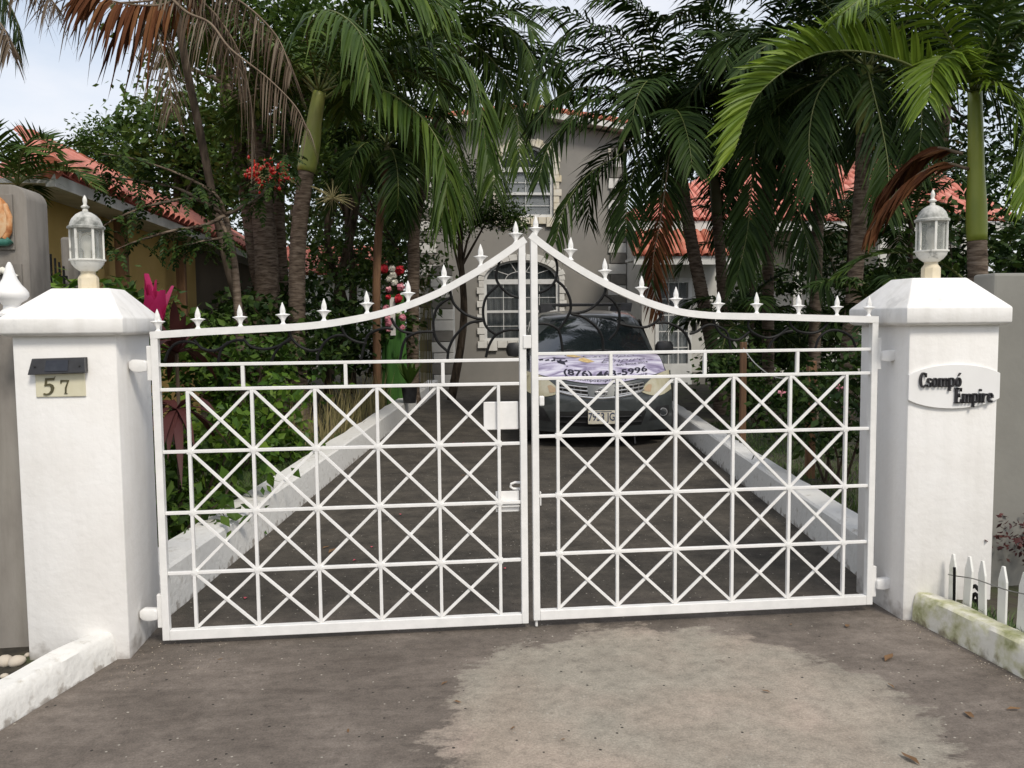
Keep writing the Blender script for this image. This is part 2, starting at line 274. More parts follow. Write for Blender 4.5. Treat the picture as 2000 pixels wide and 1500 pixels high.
# ------------------------------------------------------------------ mesh helpers
def V(*a): return Vector(a)
def lerp(a, b, t): return a+(b-a)*t
class MB:
    """collects shapes, then links them as one mesh object"""
    def __init__(s): s.v = []; s.f = []
    def add(s, vs, fs):
        k = len(s.v); s.v.extend(Vector(p) for p in vs); s.f.extend(tuple(i+k for i in q) for q in fs); return s
    def box(s, x0, x1, y0, y1, z0, z1, mtx=None):
        vs = [V(x, y, z) for z in (z0, z1) for y in (y0, y1) for x in (x0, x1)]
        if mtx: vs = [mtx @ p for p in vs]
        return s.add(vs, [(0, 2, 3, 1), (4, 5, 7, 6), (0, 1, 5, 4), (2, 6, 7, 3), (0, 4, 6, 2), (1, 3, 7, 5)])
    def bar(s, a, b, w, d, up=None):
        """rectangular bar from a to b, w across (in the plane of up), d deep"""
        a = Vector(a); b = Vector(b); t = (b-a).normalized(); n = Vector(up) if up else V(0, 1, 0)
        u = t.cross(n).normalized(); n = u.cross(t)
        vs = [p+u*i*w/2+n*j*d/2 for p in (a, b) for j in (-1, 1) for i in (-1, 1)]
        return s.add(vs, [(0, 2, 3, 1), (4, 5, 7, 6), (0, 1, 5, 4), (2, 6, 7, 3), (0, 4, 6, 2), (1, 3, 7, 5)])
    def tube(s, pts, rad, seg=8, cap=True):
        pts = [Vector(p) for p in pts]; n = len(pts)
        if not isinstance(rad, (list, tuple)): rad = [rad]*n
        t0 = (pts[1]-pts[0]).normalized(); u = t0.orthogonal().normalized(); vs = []
        for i, p in enumerate(pts):
            t = (pts[min(i+1, n-1)]-pts[max(i-1, 0)]).normalized()
            u = (u-t*u.dot(t)).normalized(); w = t.cross(u)
            vs += [p+(u*math.cos(k*math.tau/seg)+w*math.sin(k*math.tau/seg))*rad[i] for k in range(seg)]
        fs = [(i*seg+k, i*seg+(k+1) % seg, (i+1)*seg+(k+1) % seg, (i+1)*seg+k) for i in range(n-1) for k in range(seg)]
        if cap: fs += [tuple(range(seg))[::-1], tuple((n-1)*seg+k for k in range(seg))]
        return s.add(vs, fs)
    def lathe(s, prof, c=(0, 0, 0), seg=24, fn=None, rot=0):
        c = Vector(c); vs = []
        for r, z in prof:
            for k in range(seg):
                a = k*math.tau/seg+rot; q = r*(fn(a, z) if fn else 1)
                vs.append(c+V(q*math.cos(a), q*math.sin(a), z))
        n = len(prof)
        fs = [(i*seg+k, i*seg+(k+1) % seg, (i+1)*seg+(k+1) % seg, (i+1)*seg+k) for i in range(n-1) for k in range(seg)]
        fs += [tuple(range(seg))[::-1], tuple((n-1)*seg+k for k in range(seg))]
        return s.add(vs, fs)
    def prism(s, poly, y0, y1, mtx=None):
        """outline in (x,z), extruded from y0 to y1"""
        n = len(poly); vs = [V(x, y0, z) for x, z in poly]+[V(x, y1, z) for x, z in poly]
        if mtx: vs = [mtx @ p for p in vs]
        return s.add(vs, [tuple(range(n)), tuple(range(2*n-1, n-1, -1))]+[(i, i+n, (i+1) % n+n, (i+1) % n) for i in range(n)])
    def grid(s, fn, nu, nv):
        vs = [fn(i/nu, j/nv) for j in range(nv+1) for i in range(nu+1)]
        return s.add(vs, [(j*(nu+1)+i, j*(nu+1)+i+1, (j+1)*(nu+1)+i+1, (j+1)*(nu+1)+i) for j in range(nv) for i in range(nu)])
    def mesh(s, name):
        me = bpy.data.meshes.new(name); me.from_pydata([tuple(p) for p in s.v], [], s.f); return me
    def build(s, name, mt, parent=None, smooth=False, bevel=0, seg=2, normals=True, loc=None, weld=False):
        me = s.mesh(name)
        if bevel or normals or weld:
            bm = bmesh.new(); bm.from_mesh(me)
            if weld: bmesh.ops.remove_doubles(bm, verts=bm.verts, dist=1e-4)
            if normals: bmesh.ops.recalc_face_normals(bm, faces=bm.faces)
            if bevel:
                bmesh.ops.bevel(bm, geom=[e for e in bm.edges if len(e.link_faces) == 2 and e.calc_face_angle(0) > .3], offset=bevel, segments=seg, affect='EDGES', profile=.5)
            bm.to_mesh(me); bm.free()
        return link(me, name, mt, parent, smooth, loc)
def link(me, name, mt, parent=None, smooth=False, loc=None, rot=None):
    if mt is not None and not me.materials: me.materials.append(M[mt] if isinstance(mt, str) else mt)
    if smooth:
        me.polygons.foreach_set('use_smooth', [True]*len(me.polygons))
        if smooth != 'all': me.set_sharp_from_angle(angle=R(40))
    o = bpy.data.objects.new(name, me); COL.objects.link(o)
    if parent:
        o.parent = parent
        o.matrix_parent_inverse = WORLD[parent].inverted()
    if loc is not None: o.location = loc
    if rot is not None: o.rotation_euler = rot
    WORLD[o] = Matrix() if loc is None else Matrix.Translation(loc)
    return o
WORLD = {}
def tag(o, label, cat, group=None, kind=None):
    o['label'] = label; o['category'] = cat
    if group: o['group'] = group
    if kind: o['kind'] = kind
    return o
def thing(name, label, cat, loc=(0, 0, 0), group=None):
    o = bpy.data.objects.new(name, None); COL.objects.link(o); o.location = loc; o.empty_display_size = .1
    WORLD[o] = Matrix.Translation(loc)
    return tag(o, label, cat, group)
def struct(o): o['kind'] = 'structure'; return o
def cr_spline(pts, n):
    """Catmull-Rom through pts, n+1 samples"""
    pts = [Vector(p) for p in pts]; P = [pts[0]*2-pts[1]]+pts+[pts[-1]*2-pts[-2]]; k = len(pts)-1; out = []
    for i in range(n+1):
        u = i/n*k; j = min(int(u), k-1); t = u-j; a, b, c, d = P[j:j+4]
        out.append(.5*((2*b)+(c-a)*t+(2*a-5*b+4*c-d)*t*t+(3*b-a-3*c+d)*t**3))
    return out
def text_mesh(body, size, name, shear=0, sx=1, bold=0, align='CENTER'):
    c = bpy.data.curves.new(name, 'FONT'); c.body = body; c.size = size; c.align_x = align; c.align_y = 'CENTER'
    c.shear = shear; c.offset = bold; c.extrude = 0; c.resolution_u = 3
    o = bpy.data.objects.new('tmp', c); COL.objects.link(o)
    dg = bpy.context.evaluated_depsgraph_get(); me = bpy.data.meshes.new_from_object(o.evaluated_get(dg))
    bpy.data.objects.remove(o); bpy.data.curves.remove(c); me.name = name; me.materials.clear()
    for v in me.vertices: v.co.x *= sx
    return me

# ------------------------------------------------------------------ ground
random.seed(7)
def sheet(name, poly, z, mt, n=0, amp=0):
    bm = bmesh.new(); vs = [bm.verts.new((x, y, z)) for x, y in poly]; bm.faces.new(vs)
    if n:
        bmesh.ops.triangulate(bm, faces=bm.faces)
        bmesh.ops.subdivide_edges(bm, edges=bm.edges, cuts=n, use_grid_fill=True)
        for v in bm.verts: v.co.z += amp*noise.noise(v.co*1.7)+amp*.5*noise.noise(v.co*5)
    bmesh.ops.recalc_face_normals(bm, faces=bm.faces)
    me = bpy.data.meshes.new(name); bm.to_mesh(me); bm.free()
    if me.polygons[0].normal.z < 0: me.flip_normals()
    return link(me, name, mt, None, smooth=bool(n))
struct(sheet('ground', [(-400, -300), (400, -300), (400, 500), (-400, 500)], -.03, 'terrain'))
# driveway: apron outside the gate, strip inside heading a little to the right
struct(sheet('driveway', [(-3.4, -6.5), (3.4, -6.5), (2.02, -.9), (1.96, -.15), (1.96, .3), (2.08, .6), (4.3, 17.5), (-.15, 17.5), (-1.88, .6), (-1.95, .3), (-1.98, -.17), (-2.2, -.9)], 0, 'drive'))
def gx_l(y): return -1.90+(y-.45)*.1165        # inner kerb lines
def gx_r(y): return 2.04+(y-.45)*.143
struct(sheet('garden_bed', [(-9, .35), (-2.0, .35), (gx_l(3)-.1, 3), (gx_l(9)-.1, 9), (gx_l(16)-.1, 16), (-1, 24), (-9, 24)], .13, 'soil', 9, .05))
struct(sheet('garden_bed', [(2.2, .35), (9, .35), (16, 8), (16, 14), (gx_r(13.9)+.1, 14), (gx_r(9)+.1, 9), (gx_r(4)+.1, 4)], .13, 'soil', 9, .05))
struct(sheet('verge_bed', [(2.1, -2.6), (6, -2.6), (6, .3), (2.1, .3)], .09, 'soil', 7, .03))
struct(sheet('verge_bed', [(-6, -2.6), (-2.35, -2.6), (-2.2, -.2), (-2.2, .3), (-6, .3)], .015, 'soil', 7, .02))

# ------------------------------------------------------------------ kerbs
def kerb(name, label, line, w, h, side, mt, group=None):
    """low painted kerb following a line of (x,y); its face on the line, body on the given side"""
    pts = cr_spline([(x, y, 0) for x, y in line], 40); mb = MB(); rings = []
    for i, p in enumerate(pts):
        t = (pts[min(i+1, 40)]-pts[max(i-1, 0)]).normalized(); nrm = V(-t.y, t.x, 0)*side
        j = lambda a: a*noise.noise(p*3+V(a*9, 0, 0))
        hh = h+j(.007)
        rings.append([p+V(0, 0, -.02), p+nrm*(.008+j(.005))+V(0, 0, hh*.55), p+nrm*.016+V(0, 0, hh-.014), p+nrm*(.032)+V(0, 0, hh), p+nrm*(w-.03)+V(0, 0, hh+j(.01)), p+nrm*w+V(0, 0, hh-.03), p+nrm*w+V(0, 0, -.02)])
    k = 7; mb.add([q for r in rings for q in r], [(i*k+a, i*k+a+1, (i+1)*k+a+1, (i+1)*k+a) for i in range(40) for a in range(k-1)]+[tuple(range(k)), tuple(40*k+a for a in range(k))])
    return tag(mb.build(name, mt, smooth=True), label, 'kerb', group)
kerb('kerb', 'white painted kerb along the left garden behind the gate', [(gx_l(y), y) for y in (.30, 3, 6, 9, 12, 15)], .27, .26, 1, 'kerb')
kerb('kerb', 'white painted kerb along the palm bed beside the parked car', [(gx_r(y), y) for y in (.32, 3, 6, 9, 12)], .24, .25, -1, 'kerb')
kerb('kerb', 'white painted kerb stub leading to the pillar numbered 57', [(-1.975, -.16), (-2.08, -.5), (-2.19, -.86), (-2.34, -1.5)], .15, .135, -1, 'kerb')
kerb('kerb', 'moss-stained yellowish kerb in front of the small picket fence', [(1.955, -.16), (1.985, -.5), (2.02, -.92), (2.09, -1.6)], .14, .15, 1, 'mosskerb')

# ------------------------------------------------------------------ gate pillars
def pillar(x0, x1, cap, plat, label, cat='pillar'):
    t = thing('gate_pillar', label, cat, ((x0+x1)/2, .08, 0))
    MB().box(x0, x1, -.155, .32, -.02, 1.53).build('shaft', 'plaster', t, bevel=.012, smooth=True)
    cx0, cx1, zb, zt, zp = cap; px0, px1, py0, py1 = plat; y0, y1 = -.205, .37
    vs = [V(cx0+.02, y0+.02, zb), V(cx1-.02, y0+.02, zb), V(cx1-.02, y1-.02, zb), V(cx0+.02, y1-.02, zb)]
    for z, a in ((zb+.012, 0), (zt, 0)): vs += [V(cx0, y0, z), V(cx1, y0, z), V(cx1, y1, z), V(cx0, y1, z)]
    vs += [V(px0, py0, zp), V(px1, py0, zp), V(px1, py1, zp), V(px0, py1, zp)]
    fs = [(0, 3, 2, 1), (12, 13, 14, 15)]+[(4*r+i, 4*r+(i+1) % 4, 4*r+4+(i+1) % 4, 4*r+4+i) for r in range(3) for i in range(4)]
    MB().add(vs, fs).build('cap', 'capplaster', t, bevel=.006, smooth=True)
    return t
pillar(-2.368, -1.917, (-2.405, -1.868, 1.513, 1.592, 1.733), (-2.245, -1.985, -.02, .185), 'white gate pillar carrying the number 57 plate and a lantern')
pillar(1.908, 2.394, (1.862, 2.425, 1.517, 1.606, 1.762), (2.0, 2.30, -.02, .185), 'white gate pillar carrying the oval name sign and a lantern')

# lanterns ---------------------------------------------------------
def lantern(c, s, label):
    c = Vector(c); t = thing('lantern', label, 'lantern', c, 'lanterns on the gate pillars')
    q = lambda prof: [(r*s, z*s) for r, z in prof]
    MB().lathe(q([(.048, 0), (.048, .055), (.046, .062), (.034, .078), (.034, .092)]), c, 8, rot=R(22.5)).build('base', 'lampbase', t, smooth=True)
    MB().lathe(q([(.030, .088), (.042, .094), (.060, .108), (.074, .126), (.079, .142), (.086, .144), (.086, .151), (.07, .152)]), c, 24).build('bowl', 'lampwhite', t, smooth=True)
    for k in range(6):
        a = k*math.tau/6+R(12); p = c+V(math.cos(a), math.sin(a), 0)*.076*s
        MB().bar(p+V(0, 0, .15*s), p+V(0, 0, .302*s), .011*s, .008*s, (math.cos(a), math.sin(a), 0)).build('post', 'lampwhite', t)
        a2 = a+math.tau/6; A = c+V(math.cos(a), math.sin(a), 0)*.073*s; B = c+V(math.cos(a2), math.sin(a2), 0)*.073*s
        z0, z1 = V(0, 0, .152*s), V(0, 0, .301*s)
        MB().add([A+z0, B+z0, B+z1, A+z1], [(0, 1, 2, 3)]).build('pane', 'lampglass', t)
    MB().lathe(q([(.012, .152), (.016, .165), (.016, .19), (.026, .21), (.028, .235), (.018, .265), (.004, .275)]), c, 12).build('bulb', 'whiteflower', t, smooth=True)
    MB().lathe(q([(.07, .300), (.088, .302), (.089, .312), (.078, .318), (.076, .330), (.066, .352), (.048, .372), (.026, .385), (.014, .389), (.012, .389)]), c, 12, rot=R(12)).build('dome', 'lampdome', t, smooth=True)
    MB().lathe(q([(.013, .386), (.014, .396), (.009, .402), (.019, .408), (.020, .414), (.010, .420), (.008, .428), (.011, .440), (.010, .452), (.003, .468), (.001, .47)]), c, 12).build('finial', 'lampwhite', t, smooth=True)
lantern((-2.115, .085, 1.731), .95, 'weathered white lantern with grey dome on the pillar numbered 57')
lantern((2.165, .085, 1.760), 1.0, 'weathered white lantern on the pillar with the oval name sign')

# solar light and number plate -----------------------------------
t = thing('solar_house_number', 'black solar light over an ivory plate reading 57', 'house number', (-2.165, -.16, 1.24))
MB().add([V(-2.285, -.157, 1.413), V(-2.043, -.157, 1.417), V(-2.043, -.157, 1.352), V(-2.287, -.157, 1.344), V(-2.278, -.172, 1.410), V(-2.049, -.172, 1.414), V(-2.040, -.196, 1.348), V(-2.291, -.196, 1.340)],
         [(0, 1, 2, 3), (4, 7, 6, 5), (0, 4, 5, 1), (2, 6, 7, 3), (0, 3, 7, 4), (1, 5, 6, 2)]).build('housing', 'plastic', t, bevel=.003)
MB().add([V(-2.215, -.1775, 1.404), V(-2.12, -.1775, 1.4055), V(-2.118, -.1955, 1.357), V(-2.218, -.1955, 1.355)], [(0, 1, 2, 3)]).build('solar_panel', 'solarcell', t)
for sx in (-2.262, -2.07): MB().lathe([(.004, 0), (.004, .004)], (0, 0, 0), 8).build('screw', 'rubber', t, loc=(sx, -.186, 1.377)).rotation_euler = (R(72), 0, 0)
MB().box(-2.272, -2.058, -.163, -.1555, 1.238, 1.343).build('number_plate', 'ivory', t, bevel=.002)
five = [(.15, 1), (.72, 1.02), (.80, 1.10), (.70, .86), (.26, .86), (.22, .66), (.42, .68), (.62, .60), (.70, .42), (.62, .20), (.44, .05), (.20, -.02), (.0, .0), (-.04, .08), (.04, .12), (.16, .08), (.34, .12), (.46, .26), (.48, .42), (.42, .53), (.28, .56), (.06, .52)]
seven = [(.0, .95), (.06, 1.0), (.62, 1.0), (.62, .94), (.40, .40), (.36, 0), (.44, -.02), (.46, .02), (.22, .0), (.26, .04), (.32, .40), (.50, .88), (.10, .88), (.04, .80), (.0, .80)]
seven = [(0, 1), (.64, 1), (.64, .92), (.44, .42), (.42, .04), (.50, .0), (.24, 0), (.30, .05), (.33, .42), (.54, .89), (.10, .89), (.06, .74), (0, .74)]
MB().prism([(-2.237+x*.066, 1.247+z*.077) for x, z in five], -.168, -.163).build('numeral', 'bronze', t)
MB().prism([(-2.163+x*.056, 1.252+z*.062) for x, z in seven], -.168, -.163).build('numeral', 'bronze', t)

# oval name sign ---------------------------------------------------
t = thing('name_sign', 'white oval name sign with raised black serif letters on pillar', 'sign', (2.147, -.165, 1.1))
ov = []
for k in range(49):
    a = math.pi*k/48; x = -.246+.492*k/48; ov.append((x, .112*math.sqrt(max(0, 1-(x/.30)**2))))
poly = [(2.147+x, 1.207+z) for x, z in ov]+[(2.147+x, 1.207-z) for x, z in ov[::-1]]
MB().prism(poly, -.171, -.1553).build('board', 'sign', t, bevel=.002)
def ring_arc(cx, cz, rx, rz, tx, tz, a0, a1, n=14):
    o = []; i_ = []
    for k in range(n+1):
        a = R(a0+(a1-a0)*k/n); o.append((cx+rx*math.cos(a), cz+rz*math.sin(a))); i_.append((cx+(rx-tx)*math.cos(a), cz+(rz-tz)*math.sin(a)))
    return [[o[k], o[k+1], i_[k+1], i_[k]] for k in range(n)]
def rc(x0, x1, z0, z1): return [[(x0, z0), (x1, z0), (x1, z1), (x0, z1)]]
X = .62
def stem(x, z0, z1, w=.115, foot=True, head=True):
    q = rc(x, x+w, z0, z1)
    if foot: q += rc(x-.05, x+w+.05, z0, z0+.05)
    if head: q += [[(x-.06, z1-.07), (x, z1-.07), (x+w, z1), (x, z1)]]
    return q
GL = {
 'C': (ring_arc(.34, .5, .33, .53, .17, .06, 48, 312, 18)+rc(.54, .60, .68, .98)+rc(.54, .60, .05, .2), .66),
 's': (ring_arc(.22, .455, .20, .18, .11, .05, 40, 270)+ring_arc(.22, .165, .20, .18, .11, .05, -140, 90)+rc(.34, .39, .44, .6)+rc(.03, .08, .02, .18), .46),
 'o': (ring_arc(.27, .31, .26, .33, .145, .05, 0, 360, 20), .58),
 'm': (stem(.05, 0, X)+stem(.37, 0, .5, head=False)+stem(.69, 0, .5, head=False)+ring_arc(.33, .42, .17, .2, .13, .07, 0, 140, 8)+ring_arc(.65, .42, .17, .2, .13, .07, 0, 140, 8), .90),
 'p': (stem(.05, -.28, X)+ring_arc(.30, .31, .27, .33, .145, .06, -135, 135, 16), .62),
 'E': (rc(.08, .26, 0, 1)+rc(0, .34, 0, .05)+rc(0, .34, .95, 1)+rc(.2, .62, .93, 1)+rc(.2, .64, 0, .07)+rc(.2, .46, .48, .54)+rc(.57, .62, .76, 1)+rc(.59, .64, 0, .26)+rc(.43, .47, .38, .64), .70),
 'i': (stem(.06, 0, X)+ring_arc(.125, .83, .085, .085, .085, .085, 0, 360, 10), .30),
 'r': (stem(.05, 0, X)+ring_arc(.32, .38, .17, .22, .1, .08, 60, 150, 6)+ring_arc(.38, .53, .075, .075, .075, .075, 0, 360, 8), .48),
 'e': (ring_arc(.27, .31, .26, .33, .14, .05, 12, 325, 18)+rc(.1, .52, .30, .36), .56)}
GL['ó'] = (GL['o'][0]+[[(.24, .74), (.40, .96), (.48, .94), (.28, .72)]], .58)
def serif(word, x, z, h, width, y0=-.185, y1=-.1708):
    tot = sum(GL[c][1] for c in word); k = width/tot
    for c in word:
        mb = MB()
        for poly in GL[c][0]: mb.prism([(x+px*k, z+pz*h) for px, pz in poly], y0, y1)
        mb.build('letter', 'blackletter', t); x += GL[c][1]*k
serif('Csompó', 1.953, 1.207, .073, .226)
serif('Empire', 2.142, 1.123, .077, .212)

# ------------------------------------------------------------------ gate leaves
fin_prof = [(.021, 0), (.017, .006), (.010, .013), (.0088, .020), (.0115, .028), (.0165, .036), (.024, .044), (.033, .0505), (.041, .0535), (.039, .0555), (.026, .058), (.0135, .0605), (.0155, .072), (.0135, .086), (.008, .102), (.0035, .113), (.001, .118)]
def ffn(a, z):
    w = 1-.72*(math.sin(a)**2)
    return w if .033 < z < .059 else 1-.35*math.sin(a)**2
FIN = MB().lathe(fin_prof, seg=16, fn=ffn).mesh('fleur_finial')
def gate_leaf(label, x0, x1, zb, rails, cols, short, curve, fins, arcs, hinge_right, seedv):
    """frame, lattice of square bars and crossed diagonals, swept top rail with spear heads, black scroll arcs"""
    hx = x1 if hinge_right else x0
    t = thing('gate_leaf', label, 'gate', (hx, 0, 0), 'pair of white driveway gates')
    F = .034; random.seed(seedv)
    tops = cr_spline([(x, 0, z-F/2) for x, z in curve], 60)
    z_at = lambda x: min(tops, key=lambda p: abs(p.x-x)).z
    for sx in (x0+F/2, x1-F/2):
        MB().box(sx-F/2, sx+F/2, -.019, .019, zb, z_at(sx)+F/2-.002).build('stile', 'gate', t, bevel=.003)
    MB().box(x0+F+.0005, x1-F-.0005, -.0195, .0195, zb, zb+.05).build('bottom_rail', 'gate', t, bevel=.003)
    vs = []; n = len(tops)
    for i, p in enumerate(tops):
        tg = (tops[min(i+1, n-1)]-tops[max(i-1, 0)]).normalized(); u = V(-tg.z, 0, tg.x)
        vs += [p+u*a+V(0, b, 0) for a, b in ((-F/2, -.0205), (F/2, -.0205), (F/2, .0205), (-F/2, .0205))]
    fs = [(i*4+k, i*4+(k+1) % 4, i*4+4+(k+1) % 4, i*4+4+k) for i in range(n-1) for k in range(4)]+[(0, 1, 2, 3), (n*4-4, n*4-3, n*4-2, n*4-1)]
    MB().add(vs, fs).build('top_rail', 'gate', t, smooth=True)
    b = .0155
    for z in rails: MB().box(x0+F, x1-F, -.0098, .0098, z-b/2, z+b/2).build('rail', 'gate', t, bevel=.002)
    for x in short: MB().box(x-.0085, x+.0085, -.0092, .0095, rails[1]+b/2, rails[0]-b/2).build('short_bar', 'gate', t, bevel=.002)
    rows = rails[1:]+[zb+.05]
    for x in cols: MB().box(x-.0078, x+.0078, -.0105, .0105, rows[-1], rows[0]-b/2).build('upright_bar', 'gate', t, bevel=.002)
    for a, bb in zip(cols, cols[1:]):
        for zt, z_ in zip(rows, rows[1:]):
            for q, yo in (((a, z_, bb, zt), .003), ((a, zt, bb, z_), -.003)):
                MB().bar((q[0]+.006, yo, q[1]+(.006 if q[1] < q[3] else -.006)), (q[2]-.006, yo, q[3]-(.006 if q[1] < q[3] else -.006)), .0142, .011).build('diagonal_bar', 'gate', t, bevel=.0015)
    for x in cols:                                                    # weld lumps where eight bars meet
        for z in rows[1:-1]:
            MB().lathe([(.004, -.0145), (.013, -.0128), (.0165, -.011), (.0165, .011), (.004, .013)], (0, 0, 0), 8, lambda a, z: 1+.16*math.sin(3*a+x*9+z)).build('weld_node', 'gate', t, loc=(x, 0, z)).rotation_euler = (R(90), 0, 0)
    for x, dz in fins:
        o = link(FIN, 'spear_head', 'gate', t, 'all'); z = z_at(x)
        o.location = (x, 0, z+F/2-.006); o.rotation_euler = (0, R(random.uniform(-1.5, 1.5)), R(random.uniform(-4, 4))); o.scale = (.88, .9, random.uniform(.92, .97))
    for a in arcs:
        MB().tube(cr_spline([at(px, py, 0) for px, py in a], 18), .0068, 8).build('scroll', 'black_iron', t, smooth=True)
    for zz in ((1.38, .17) if hinge_right else (1.385, .18)):       # hinge barrels, plates and the lugs set in the pillar
        s = 1 if hinge_right else -1
        MB().box(min(hx, hx+s*.022), max(hx, hx+s*.022), -.012, .014, zz-.09, zz+.075).build('hinge_plate', 'gate', t, bevel=.003)
        MB().prism([(hx+s*a, zz+c) for a, c in ((.018, -.045), (.06, -.05), (.085, -.044), (.1, -.03), (.1, .002), (.082, .012), (.03, .008), (.018, .0))], -.03, .012).build('hinge_lug', 'gate', t, bevel=.006, smooth=True)
    return t
LX = [-1.653+.299*k for k in range(6)]; RX = [.140+.304*k for k in range(6)]
LC = [(-1.811, 1.527), (-1.563, 1.541), (-1.324, 1.551), (-1.082, 1.563), (-.886, 1.588), (-.688, 1.63), (-.488, 1.70), (-.337, 1.776), (-.184, 1.865), (-.018, 1.977)]
RC = [(.008, 1.998), (.122, 1.913), (.276, 1.816), (.431, 1.735), (.589, 1.667), (.748, 1.619), (.908, 1.597), (1.07, 1.590), (1.232, 1.586), (1.507, 1.576), (1.820, 1.566)]
LA = [[(977, 505), (969, 540), (978, 560), (997, 576), (1020, 583)], [(974, 556), (952, 577), (944, 600), (945, 625), (952, 641), (968, 653)],
      [(878, 565), (886, 592), (905, 611), (928, 621), (944, 623)], [(880, 581), (857, 597), (847, 622), (848, 650), (857, 670), (874, 686)],
      [(944, 626), (915, 632), (890, 655), (877, 680), (874, 702)], [(1018, 644), (990, 645), (968, 655), (955, 675), (949, 698)],
      [(764, 621), (772, 636), (786, 647), (808, 652)], [(846, 648), (827, 648), (808, 652), (790, 666), (781, 704)], [(667, 639), (676, 656), (695, 667), (716, 671)],
      [(768, 643), (753, 641), (731, 647), (716, 660), (704, 706)], [(564, 645), (570, 661), (585, 676), (607, 685), (628, 682)], [(676, 655), (655, 656), (635, 668), (622, 690), (619, 706)],
      [(475, 661), (489, 676), (515, 682), (544, 676), (568, 660)], [(379, 663), (394, 680), (416, 685), (431, 680), (446, 668)], [(322, 706), (330, 685), (346, 670), (368, 667), (385, 672)], [(425, 708), (434, 680), (455, 666), (477, 664)], [(530, 707), (538, 688), (552, 672), (570, 662)]]
RA = [[(1081, 496), (1088, 517), (1087, 540), (1080, 555), (1065, 567), (1044, 575)], [(1086, 547), (1101, 560), (1112, 580), (1115, 598), (1112, 612), (1100, 632), (1090, 646)],
      [(1184, 557), (1180, 575), (1167, 592), (1150, 605), (1130, 611), (1115, 612)], [(1115, 613), (1136, 618), (1155, 630), (1170, 646), (1177, 664), (1178, 690)],
      [(1181, 575), (1196, 586), (1207, 602), (1210, 620), (1205, 645), (1190, 664)], [(1292, 612), (1288, 622), (1277, 632), (1260, 639), (1237, 638), (1211, 633)],
      [(1282, 631), (1300, 630), (1320, 637), (1337, 650), (1347, 670), (1348, 688)], [(1347, 652), (1362, 647), (1376, 637), (1390, 634), (1408, 640), (1421, 652), (1428, 686)],
      [(1392, 612), (1398, 638), (1412, 655), (1430, 664), (1446, 662), (1464, 648)], [(1464, 616), (1462, 640), (1478, 654), (1500, 660), (1522, 654), (1540, 640)], [(1540, 616), (1545, 636), (1562, 648), (1590, 650), (1610, 640), (1622, 617)],
      [(1044, 634), (1062, 632), (1080, 637), (1093, 650), (1100, 692)], [(1500, 684), (1510, 664), (1530, 650), (1548, 646)], [(1592, 682), (1600, 660), (1618, 646), (1640, 646), (1662, 658), (1672, 680)]]
gl = gate_leaf('white lattice gate leaf hinged on the pillar numbered 57, with the lock box', -1.811, -.018, .027, [1.368, 1.249, .949, .651, .355], LX, [-1.393, -.905, -.432], LC, [(x, 0) for x in (-1.778, -1.594, -1.396, -1.196, -1.002, -.794, -.595, -.417, -.237, -.063)], LA, False, 3)
gr = gate_leaf('white lattice gate leaf hinged on the pillar with the oval name sign', .008, 1.821, .04, [1.396, 1.272, .981, .678, .378], RX, [.412, .90, 1.392], RC, [(x, 0) for x in (.036, .209, .385, .57, .748, .97, 1.172, 1.396, 1.602, 1.775)], RA, True, 5)
# lock box, latch tray, bolts
MB().box(-.232, -.057, .012, .03, 1.018, 1.158).build('lock_box', 'gate', gl, bevel=.003)
MB().box(-.176, -.057, -.005, .09, .628, .633).build('latch_tray', 'gate', gl, bevel=.001)
MB().box(-.176, -.057, .012, .018, .60, .705).build('latch_plate', 'gate', gl, bevel=.001)
MB().tube([(-.03, .03, .742), (-.075, .035, .744), (-.096, .036, .736), (-.098, .036, .722), (-.085, .034, .712), (-.03, .03, .709)], .0065, 8).build('pull_loop', 'gate', gl, smooth=True)
MB().box(-.034, .0065, -.026, -.0195, 1.425, 1.49).build('meeting_plate', 'gate', gl, bevel=.003)
MB().box(.0465, .072, -.012, .012, 1.135, 1.185).build('latch_cover', 'gate', gr, bevel=.006)
MB().box(.0465, .052, -.012, .012, .63, .70).build('strike_plate', 'gate', gr, bevel=.002)
MB().tube([(.024, 0, .0405), (.024, 0, .006)], .007, 8).build('drop_bolt', 'gate', gr, smooth=True)

# ------------------------------------------------------------------ neighbouring walls
tag(MB().box(-6, -2.372, .02, .2, -.02, 1.605).build('boundary_wall', 'greycon', bevel=.01), 'low grey rendered wall below the white onion finial', 'wall')
tag(MB().box(2.51, 6, .06, .24, -.02, 1.79).build('boundary_wall', 'greywall', bevel=.015), 'plain taupe boundary wall beside the name-sign pillar', 'wall')
tag(MB().lathe([(.075, 0), (.075, .012), (.05, .02), (.036, .035), (.034, .05), (.046, .066), (.066, .078), (.078, .096), (.077, .112), (.066, .13), (.048, .15), (.032, .178), (.022, .21), (.014, .24), (.006, .256), (.001, .258)], (-2.478, .1, 1.607), 32).build('onion_finial', 'sign', smooth=True), 'white turned onion-shaped finial on the low grey wall', 'finial')
t = thing('neighbour_gatepost', 'tall grey rendered post with rounded shoulder and clay relief', 'post', (-3.0, 1.1, 0))
prof = [(-3.6, 0), (-2.745, 0), (-2.735, 2.27)]+[(-2.82+.085*math.cos(R(a)), 2.27+.085*math.sin(R(a))) for a in range(10, 91, 16)]+[(-3.52, 2.36), (-3.6, 2.27)]
MB().prism(prof, .90, 1.17).build('post_body', 'greycon', t, bevel=.008, smooth=True)
MB().box(-3.2, -2.806, .885, .902, 1.99, 2.30).build('relief_frame', 'greycon', t, bevel=.003)
